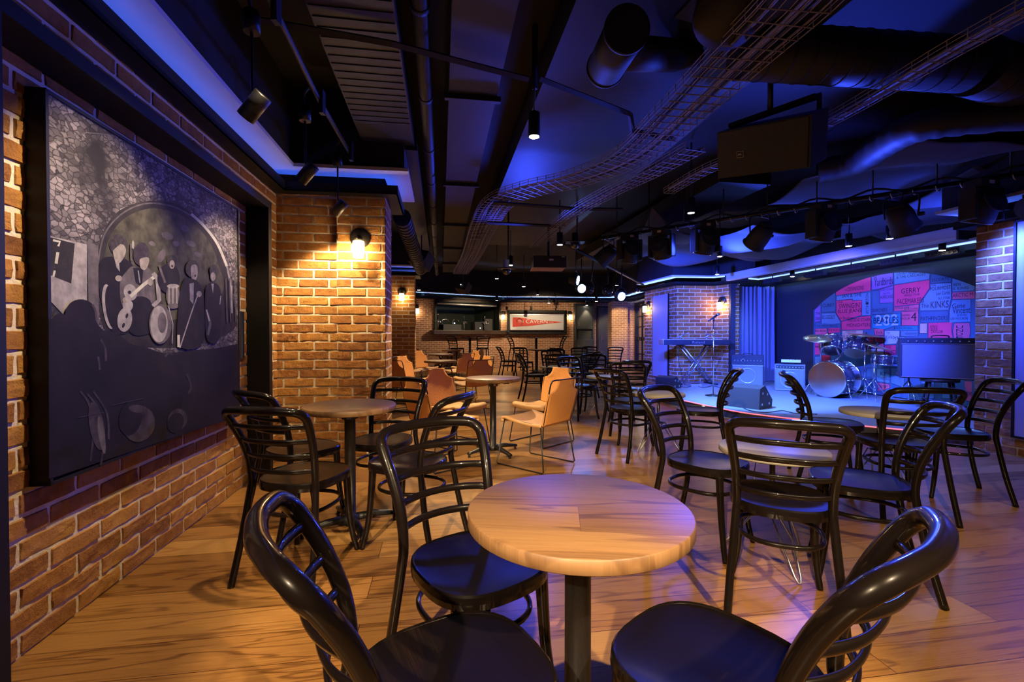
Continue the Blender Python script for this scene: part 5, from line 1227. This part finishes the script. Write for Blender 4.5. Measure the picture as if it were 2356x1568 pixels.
for px, py, Y, sz, lab in ((970, 598, 8.2, .34, 'black box loudspeaker hanging tilted beside the second brick pier'), (1066, 660, 12.0, .32, 'smaller far black loudspeaker hanging tilted before the bar wall')):
    p = atY(px, py, Y); t = thing('ceiling_speaker', lab, 'speaker', p, radians(-20))
    M_ = Matrix.Rotation(radians(-25), 3, 'X') @ Matrix.Rotation(radians(15), 3, 'Y')
    MB().box((0, 0, 0), (sz, sz*.8, sz*.8), M=M_, bev=.015).build('cabinet', 'amp_black', t); MB().tube([(0, 0, sz*.3), (0, 0, 1.0)], .012, 6).build('bracket', 'black_metal', t); MB().box((.0, -sz*.46, .05), (.015, .01, .015)).build('indicator', 'tiny_led_white', t)
# ------------------------------------------------------------------ big picture of a band in a vaulted cellar
PTK = .0736
def pic(px, py, k=0.): return on_plane(px, py, LW(PTK-.006+.0003*k, 2.5), NL)
pc = thing('band_picture', 'huge black-framed monochrome picture of a band in a vaulted cellar on the left wall', 'picture', LW(0, 2.58, 1.35), PHI)
PI_ = (Matrix.Translation(pc.location) @ Matrix.Rotation(PHI, 4, 'Z')).inverted()
s0, s1, z0_, z1_ = 1.744, 3.413, .612, 2.100
m = MB()
def pb(t0, t1, a, b, c, d): m.box(LW((t0+t1)/2, (a+b)/2, (c+d)/2), (t1-t0, b-a, d-c), PHI)
pb(0, PTK, s0, s0+.014, z0_, z1_); pb(0, PTK, s1-.014, s1, z0_, z1_); pb(0, PTK, s0, s1, z0_, z0_+.014); pb(0, PTK, s0, s1, z1_-.014, z1_)
fr = m.build('frame', 'black_paint'); fr.parent = pc; fr.matrix_parent_inverse = PI_
def art(name, c0, c1, kind='noise', scale=6., rough=.7):
    mm, nt, b = base(name); b.inputs['Specular IOR Level'].default_value = .2; L = nt.links.new; tc = nn(nt, 'ShaderNodeTexCoord'); b.inputs['Roughness'].default_value = rough
    n1 = nn(nt, 'ShaderNodeTexNoise', Scale=scale, Detail=5., Roughness=.6); L(tc.outputs['Object'], n1.inputs['Vector'])
    if kind == 'stone':
        mp = nn(nt, 'ShaderNodeMapping'); mp.inputs['Scale'].default_value = (1, 1, 1.6); L(tc.outputs['Object'], mp.inputs['Vector'])
        ad = nn(nt, 'ShaderNodeVectorMath', operation='MULTIPLY_ADD'); L(n1.outputs['Color'], ad.inputs[0]); ad.inputs[1].default_value = (.06, .06, .06); L(mp.outputs[0], ad.inputs[2])
        v = nn(nt, 'ShaderNodeTexVoronoi', feature='DISTANCE_TO_EDGE', Scale=31.); L(ad.outputs[0], v.inputs['Vector'])
        v2 = nn(nt, 'ShaderNodeTexVoronoi', Scale=31.); L(ad.outputs[0], v2.inputs['Vector'])
        n2 = nn(nt, 'ShaderNodeTexNoise', Scale=3.2, Detail=3.); L(tc.outputs['Object'], n2.inputs['Vector'])
        s_ = nn(nt, 'ShaderNodeMapRange'); s_.inputs['From Max'].default_value = .12; L(v.outputs['Distance'], s_.inputs['Value'])
        a_ = nn(nt, 'ShaderNodeMath', operation='MULTIPLY'); L(s_.outputs[0], a_.inputs[0]); L(v2.outputs['Color'], a_.inputs[1])
        b_ = nn(nt, 'ShaderNodeMath', operation='MULTIPLY'); L(a_.outputs[0], b_.inputs[0])
        r2 = nn(nt, 'ShaderNodeMapRange'); r2.inputs['From Min'].default_value = .30; r2.inputs['From Max'].default_value = .52; L(n2.outputs['Fac'], r2.inputs['Value']); L(r2.outputs[0], b_.inputs[1])
        fac = b_.outputs[0]
    else:
        r2 = nn(nt, 'ShaderNodeMapRange'); r2.inputs['From Min'].default_value = .3; r2.inputs['From Max'].default_value = .7; L(n1.outputs['Fac'], r2.inputs['Value']); fac = r2.outputs[0]
    mx = nn(nt, 'ShaderNodeMix', data_type='RGBA'); mx.inputs[6].default_value = (*c0, 1); mx.inputs[7].default_value = (*c1, 1); L(fac, mx.inputs[0]); L(mx.outputs[2], b.inputs['Base Color'])
art('art_vault', (.010, .009, .012), (.26, .24, .27), 'stone', 9.); art('art_deep', (.003, .0025, .006), (.010, .008, .015)); art('art_arch', (.014, .014, .010), (.075, .074, .054), 'noise', 14.)
art('art_shade', (.008, .007, .009), (.028, .026, .028), 'noise', 10.); art('art_light', (.14, .135, .15), (.30, .29, .31), 'noise', 20.); art('art_mid', (.045, .042, .05), (.11, .10, .115), 'noise', 18.); art('art_black', (.004, .004, .006), (.012, .010, .016), 'noise', 12.)
art('art_hair', (.012, .010, .014), (.05, .045, .05), 'noise', 60.); art('art_face', (.14, .13, .13), (.28, .26, .25), 'noise', 30.); art('art_dim', (.012, .009, .016), (.05, .042, .06), 'noise', 16.); art('art_bright', (.3, .31, .28), (.45, .45, .42), 'noise', 20.)
AN = ['art_vault', 'art_deep', 'art_arch', 'art_shade', 'art_light', 'art_mid', 'art_black', 'art_hair', 'art_face', 'art_dim', 'art_bright']
am = MB(); LAY = [0]
def AP(mn_, pts, lay=None):
    LAY[0] += 1; am.mi = AN.index(mn_); am.poly([pic(x, y, LAY[0]*.35 if lay is None else lay) for x, y in pts])
def sm_(pts, k=5): return [(p.x, p.y) for p in cr([(x, y, 0) for x, y in pts], k, True)]
def EL(mn_, cx, cy, rx, ry, rot=0., n=26):
    AP(mn_, [(cx+rx*cos(a)*cos(rot)-ry*sin(a)*sin(rot), cy+rx*cos(a)*sin(rot)+ry*sin(a)*cos(rot)) for a in [2*pi*i/n for i in range(n)]])
def LN(mn_, pts, w):
    P = [Vector((x, y)) for x, y in pts]; Lf, Rt = [], []
    for i, p in enumerate(P):
        d = (P[min(i+1, len(P)-1)]-P[max(i-1, 0)]).normalized(); n = Vector((-d.y, d.x))*w/2; Lf.append(p+n); Rt.append(p-n)
    AP(mn_, [(p.x, p.y) for p in Lf]+[(p.x, p.y) for p in Rt[::-1]])
AP('art_vault', [(108, 212), (552, 482), (552, 956), (112, 1102)], 0)
AP('art_shade', sm_([(225, 700), (222, 600), (238, 535), (265, 492), (310, 468), (360, 462), (410, 470), (455, 500), (495, 545), (522, 600), (535, 680), (536, 760), (400, 800), (260, 780)]))
AP('art_arch', sm_([(240, 660), (240, 590), (258, 535), (290, 500), (340, 480), (395, 486), (440, 510), (478, 550), (500, 600), (508, 680), (380, 740), (270, 720)]))
LN('art_mid', [(p.x, p.y) for p in cr([(225, 610, 0), (240, 540, 0), (280, 492, 0), (335, 468, 0), (395, 474, 0), (440, 496, 0)], 6)], 3.5)
LN('art_bright', [(p.x, p.y) for p in cr([(440, 492, 0), (470, 520, 0), (500, 560, 0), (522, 612, 0)], 6)], 6)
LN('art_light', [(522, 612), (532, 660), (534, 720)], 4)
for cx, cy, rx, ry in ((385, 542, 14, 8), (425, 525, 10, 7), (405, 560, 8, 6), (440, 560, 12, 6), (372, 588, 8, 16), (455, 585, 9, 5), (350, 560, 8, 5)): EL('art_mid', cx, cy, rx, ry, .4)
# left light wall with a dark screen
AP('art_light', [(113, 542), (200, 562), (200, 705), (150, 728), (114, 690)]); AP('art_mid', [(200, 555), (226, 565), (228, 760), (205, 745)])
AP('art_shade', [(114, 545), (172, 560), (164, 652), (114, 632)]); LN('art_bright', [(122, 552), (138, 556), (134, 566)], 5); LN('art_bright', [(133, 580), (129, 606)], 7); LN('art_bright', [(126, 622), (123, 636)], 5); LN('art_mid', [(113, 330), (140, 318), (200, 305), (250, 310)], 3)
# players
AP('art_black', sm_([(232, 600), (262, 590), (296, 600), (322, 640), (318, 700), (300, 760), (262, 765), (240, 720), (228, 660)])); EL('art_light', 250, 705, 14, 52, -.12); EL('art_black', 256, 706, 13, 50, -.12)
EL('art_hair', 272, 562, 21, 24); AP('art_face', sm_([(262, 565), (282, 562), (290, 575), (284, 594), (272, 606), (262, 592)], 4)); AP('art_hair', [(254, 548), (290, 545), (292, 566), (278, 560), (264, 572), (256, 580)]); AP('art_light', [(264, 598), (274, 606), (276, 625), (268, 615)])
AP('art_mid', sm_([(276, 650), (286, 630), (304, 612), (318, 618), (340, 615), (352, 640), (356, 700), (340, 706), (330, 700), (300, 690), (280, 700)])); AP('art_black', sm_([(300, 690), (345, 690), (352, 760), (300, 765)])); AP('art_black', [(306, 616), (330, 616), (326, 660), (312, 650)]); LN('art_light', [(318, 622), (322, 650)], 3)
EL('art_hair', 325, 584, 18, 27, .1); AP('art_dim', sm_([(310, 572), (322, 560), (336, 566), (340, 586), (332, 592), (322, 596), (312, 602)], 4)); AP('art_face', sm_([(322, 596), (341, 592), (342, 606), (334, 620), (324, 616)], 4))
for cx, cy, rx, ry, r in ((300, 672, 15, 19, -.3), (287, 735, 17, 28, .12), (294, 702, 12, 14, 0)): EL('art_light', cx, cy, rx, ry, r)
EL('art_black', 292, 726, 3, 6, .3); EL('art_black', 284, 748, 3, 6, .3); EL('art_black', 298, 672, 4, 4)
LN('art_bright', [(300, 682), (330, 655), (356, 636)], 8); LN('art_light', [(352, 628), (362, 640), (366, 690), (352, 704)], 10); EL('art_face', 346, 648, 6, 9); EL('art_face', 290, 690, 8, 7); EL('art_face', 273, 640, 8, 7)
EL('art_light', 306, 563, 3, 10); LN('art_mid', [(301, 560), (302, 600)], 4)
EL('art_black', 388, 640, 26, 34); EL('art_hair', 395, 600, 11, 14); EL('art_face', 396, 608, 6, 10); EL('art_shade', 396, 612, 2.5, 3); LN('art_mid', [(380, 650), (366, 610)], 5)
EL('art_mid', 398, 680, 16, 27); EL('art_light', 398, 658, 14, 5); EL('art_mid', 398, 704, 13, 6)
for dx in (-9, 0, 9): LN('art_bright', [(398+dx, 660), (398+dx, 698)], 1.5)
EL('art_mid', 369, 745, 26, 46); EL('art_light', 366, 745, 20, 42); EL('art_mid', 373, 742, 10, 24); LN('art_light', [(388, 705), (398, 745), (396, 790)], 2)
EL('art_hair', 443, 618, 16, 20); AP('art_face', sm_([(440, 612), (452, 610), (455, 630), (449, 646), (441, 640)], 4)); EL('art_shade', 449, 634, 2, 3); AP('art_black', sm_([(420, 650), (438, 640), (462, 655), (470, 700), (466, 790), (412, 795), (410, 710)])); AP('art_light', [(436, 652), (446, 650), (445, 700), (437, 690)]); LN('art_light', [(458, 670), (440, 720), (414, 800)], 2.5); EL('art_face', 458, 676, 6, 7); LN('art_bright', [(411, 770), (411, 798)], 6)
EL('art_hair', 492, 622, 10, 14); EL('art_face', 490, 636, 6, 10); AP('art_black', sm_([(474, 660), (488, 650), (505, 660), (510, 700), (504, 780), (476, 780), (472, 700)])); AP('art_light', [(486, 652), (492, 652), (490, 675)]); LN('art_mid', [(478, 720), (484, 745), (478, 770)], 6); LN('art_light', [(508, 680), (506, 700)], 2); LN('art_bright', [(475, 712), (482, 738)], 3)
for x in (520, 528, 540): LN('art_mid', [(x, 640), (x+3, 740)], 2)
# listeners in front
AP('art_deep', [(112, 735)]+[(p.x, p.y) for p in cr([(130, 728, 0), (150, 726, 0), (160, 700, 0), (185, 690, 0), (205, 700, 0), (225, 745, 0), (248, 765, 0), (272, 768, 0), (300, 790, 0), (340, 800, 0), (380, 812, 0), (440, 806, 0), (500, 800, 0), (549, 790, 0)], 5)]+[(551, 955), (113, 1101)])
EL('art_deep', 186, 722, 36, 34); EL('art_black', 245, 790, 38, 30); EL('art_deep', 140, 745, 24, 24); EL('art_black', 400, 840, 40, 30)
for P in ([(213, 700), (220, 716), (222, 736)], [(232, 780), (242, 800), (244, 830)], [(226, 820), (230, 850)], [(185, 900), (205, 930), (215, 990), (208, 1060)], [(200, 905), (226, 940), (240, 1000), (232, 1070)], [(215, 900), (246, 950), (250, 1010)], [(380, 820), (388, 812), (398, 816)], [(430, 860), (440, 890), (432, 905)]): LN('art_dim', [(p.x, p.y) for p in cr([(x, y, 0) for x, y in P], 5)], 5)
EL('art_dim', 222, 980, 16, 56, -.18); EL('art_mid', 234, 1000, 7, 44, -.15); EL('art_dim', 320, 975, 36, 42, .3); EL('art_deep', 300, 962, 26, 40, .2); EL('art_dim', 318, 940, 22, 9, .1); EL('art_dim', 408, 965, 22, 26, .4); EL('art_deep', 404, 972, 18, 24, .4)
LN('art_dim', [(258, 932), (300, 922), (330, 916)], 1.5); LN('art_dim', [(180, 960), (240, 948)], 1.5)
cv = am.build('canvas', AN); cv.parent = pc; cv.matrix_parent_inverse = PI_
bk = MB().box(LW(.03, (s0+s1)/2, (z0_+z1_)/2), (.05, s1-s0-.03, z1_-z0_-.03), PHI).build('backing', 'black_paint'); bk.parent = pc; bk.matrix_parent_inverse = PI_
# ------------------------------------------------------------------ light
def spot(loc, tgt, e, col, ang=60, blend=.4, r=.03, nm='lamp'):
    l = bpy.data.lights.new(nm, 'SPOT'); l.energy = e; l.color = col; l.spot_size = radians(ang); l.spot_blend = blend; l.shadow_soft_size = r
    o = bpy.data.objects.new(nm, l); COL.objects.link(o); o.location = loc
    o.rotation_euler = (Vector(tgt)-Vector(loc)).to_track_quat('-Z', 'Y').to_euler(); return o
WARMW = (1., .73, .42); BLUE = (.035, .075, 1.); CYB = (.08, .2, 1.); STB = (.09, .24, 1.)
wd_ = bpy.data.worlds.new('world'); SC.world = wd_; wd_.use_nodes = True
wd_.node_tree.nodes['Background'].inputs[0].default_value = (.01, .012, .05, 1); wd_.node_tree.nodes['Background'].inputs[1].default_value = .2
# ceiling spots over the seats
for loc, tgt, e, ang in (((-1.05, -1.95, 2.62), (.6, 2.0, 0), 1700, 44), ((1.35, -.9, 2.7), (.15, 2.15, 0), 1000, 38), ((-.3, .3, 2.7), (-.4, 2.6, 0), 55, 42),
                         ((-.7, 5.9, 2.6), (-.6, 5.2, 0), 420, 75), ((-1.3, 8.6, 2.6), (-1.3, 8.3, 0), 380, 75), ((-1.6, 11.4, 2.6), (-1.5, 11.2, 0), 300, 75), ((3.0, -.5, 2.7), (2.7, 2.2, 0), 230, 66),
                         ((-.5, 14.8, 2.3), (-1.5, 16, .8), 200, 110), ((.9, 14.9, 2.3), (1.1, 16.9, .7), 140, 110), ((3.4, 15.2, 2.3), (3.9, 16.3, .8), 130, 90), ((4.0, 15.0, 2.3), (4.3, 15.6, .8), 80, 90)):
    spot(loc, tgt, e, WARMW, ang, .35, .03)
for p, br in PEND: spot(p-Vector((0, 0, .012)), p-Vector((0, 0, 1)), 9 if (p.x > 2.4 and p.y < 11.5) else (60 if p.y < 9 else 90), WARMW, 70, .5, .025)
spot(TR[0]+Vector((-.05, .01, -.05)), LW(0., 2.0, .45), 30, WARMW, 100, 1., .03)
spot(LW(.92, 1.92, 2.72), LW(0., 2.05, .75), 250, WARMW, 62, .55, .03)  # extra spot with no fixture, added to wash the picture wall evenly
spot(TR[1]+Vector((-.05, .01, -.05)), LW(0., 3.2, .6), 70, WARMW, 92, .5, .03)
spot(TR[2]+Vector((-.05, .01, -.05)), LW(.6, 4.37, .95), 230, WARMW, 104, .5, .03)
# coloured stage light
for p, d, on in PARS:
    if on: spot(p+d*.06, (1.3+.4*(p.x-1), 4.6, 0), 26, CYB, 34, .6, .08)
for px, tg, e, a in ((1448, (4.3, 10.5, 1.3), 3600, 58), (1622, (4.1, 7.6, .1), 3200, 62), (1893, (5.9, 8.2, .6), 2800, 66), (2256, LW(7.06, 3.2, 1.5), 520, 115), (1522, (3.9, 11.2, 1.4), 2600, 40)):
    q = on_barline(px); spot(q+Vector((0, .12, -.42)), tg, e, STB if px == 1622 else BLUE, a, .6, .1)
# added blue spots without fixtures, brightening the dark ceiling and trays
for loc, tgt, e in (((2.3, 6.4, 2.35), (.6, 3.2, 3.3), 75), ((3.0, 4.7, 1.9), (1.7, 2.6, 3.0), 420), ((3.6, 7.6, 2.2), (3.9, 7.0, 3.2), 330), ((.2, 6.6, 2.3), (-.9, 3.4, 3.2), 200), ((5.0, 5.2, 2.2), (4.9, 5.6, 3.2), 70)):
    spot(loc, tgt, e, BLUE, 120, .8, .12)
for px, py in ((1777, 645), (1958, 616), (2172, 581)):
    q = atz(px, py, 2.3); spot(q+nM*.1, q+nM*.35+Vector((0, 0, -1)), 110, STB, 130, .8, .15)
q = on_barline(1748); spot(q+Vector((0, .15, -.36)), LW(TM, 6.9, 1.2), 200, (1., .55, .55), 40, .5, .06)
finish_texts()
cam = bpy.data.cameras.new('camera'); co = bpy.data.objects.new('camera', cam); COL.objects.link(co); SC.camera = co
cam.sensor_fit = 'HORIZONTAL'; cam.sensor_width = 36.; cam.lens = 36.*F/2356.; cam.clip_start = .02; cam.clip_end = 100
co.location = (0, 0, HC); co.rotation_euler = (pi/2-PITCH, 0, 0)
SC.view_settings.view_transform = 'Standard'; SC.view_settings.look = 'None'; SC.view_settings.gamma = 1.; SC.view_settings.use_curve_mapping = False
SC.view_settings.exposure = 0.
SC.cycles.use_denoising = True; SC.cycles.max_bounces = 6; SC.cycles.diffuse_bounces = 3; SC.cycles.glossy_bounces = 3; SC.cycles.transmission_bounces = 3
SC.cycles.sample_clamp_indirect = 4.; SC.cycles.caustics_reflective = False; SC.cycles.caustics_refractive = False
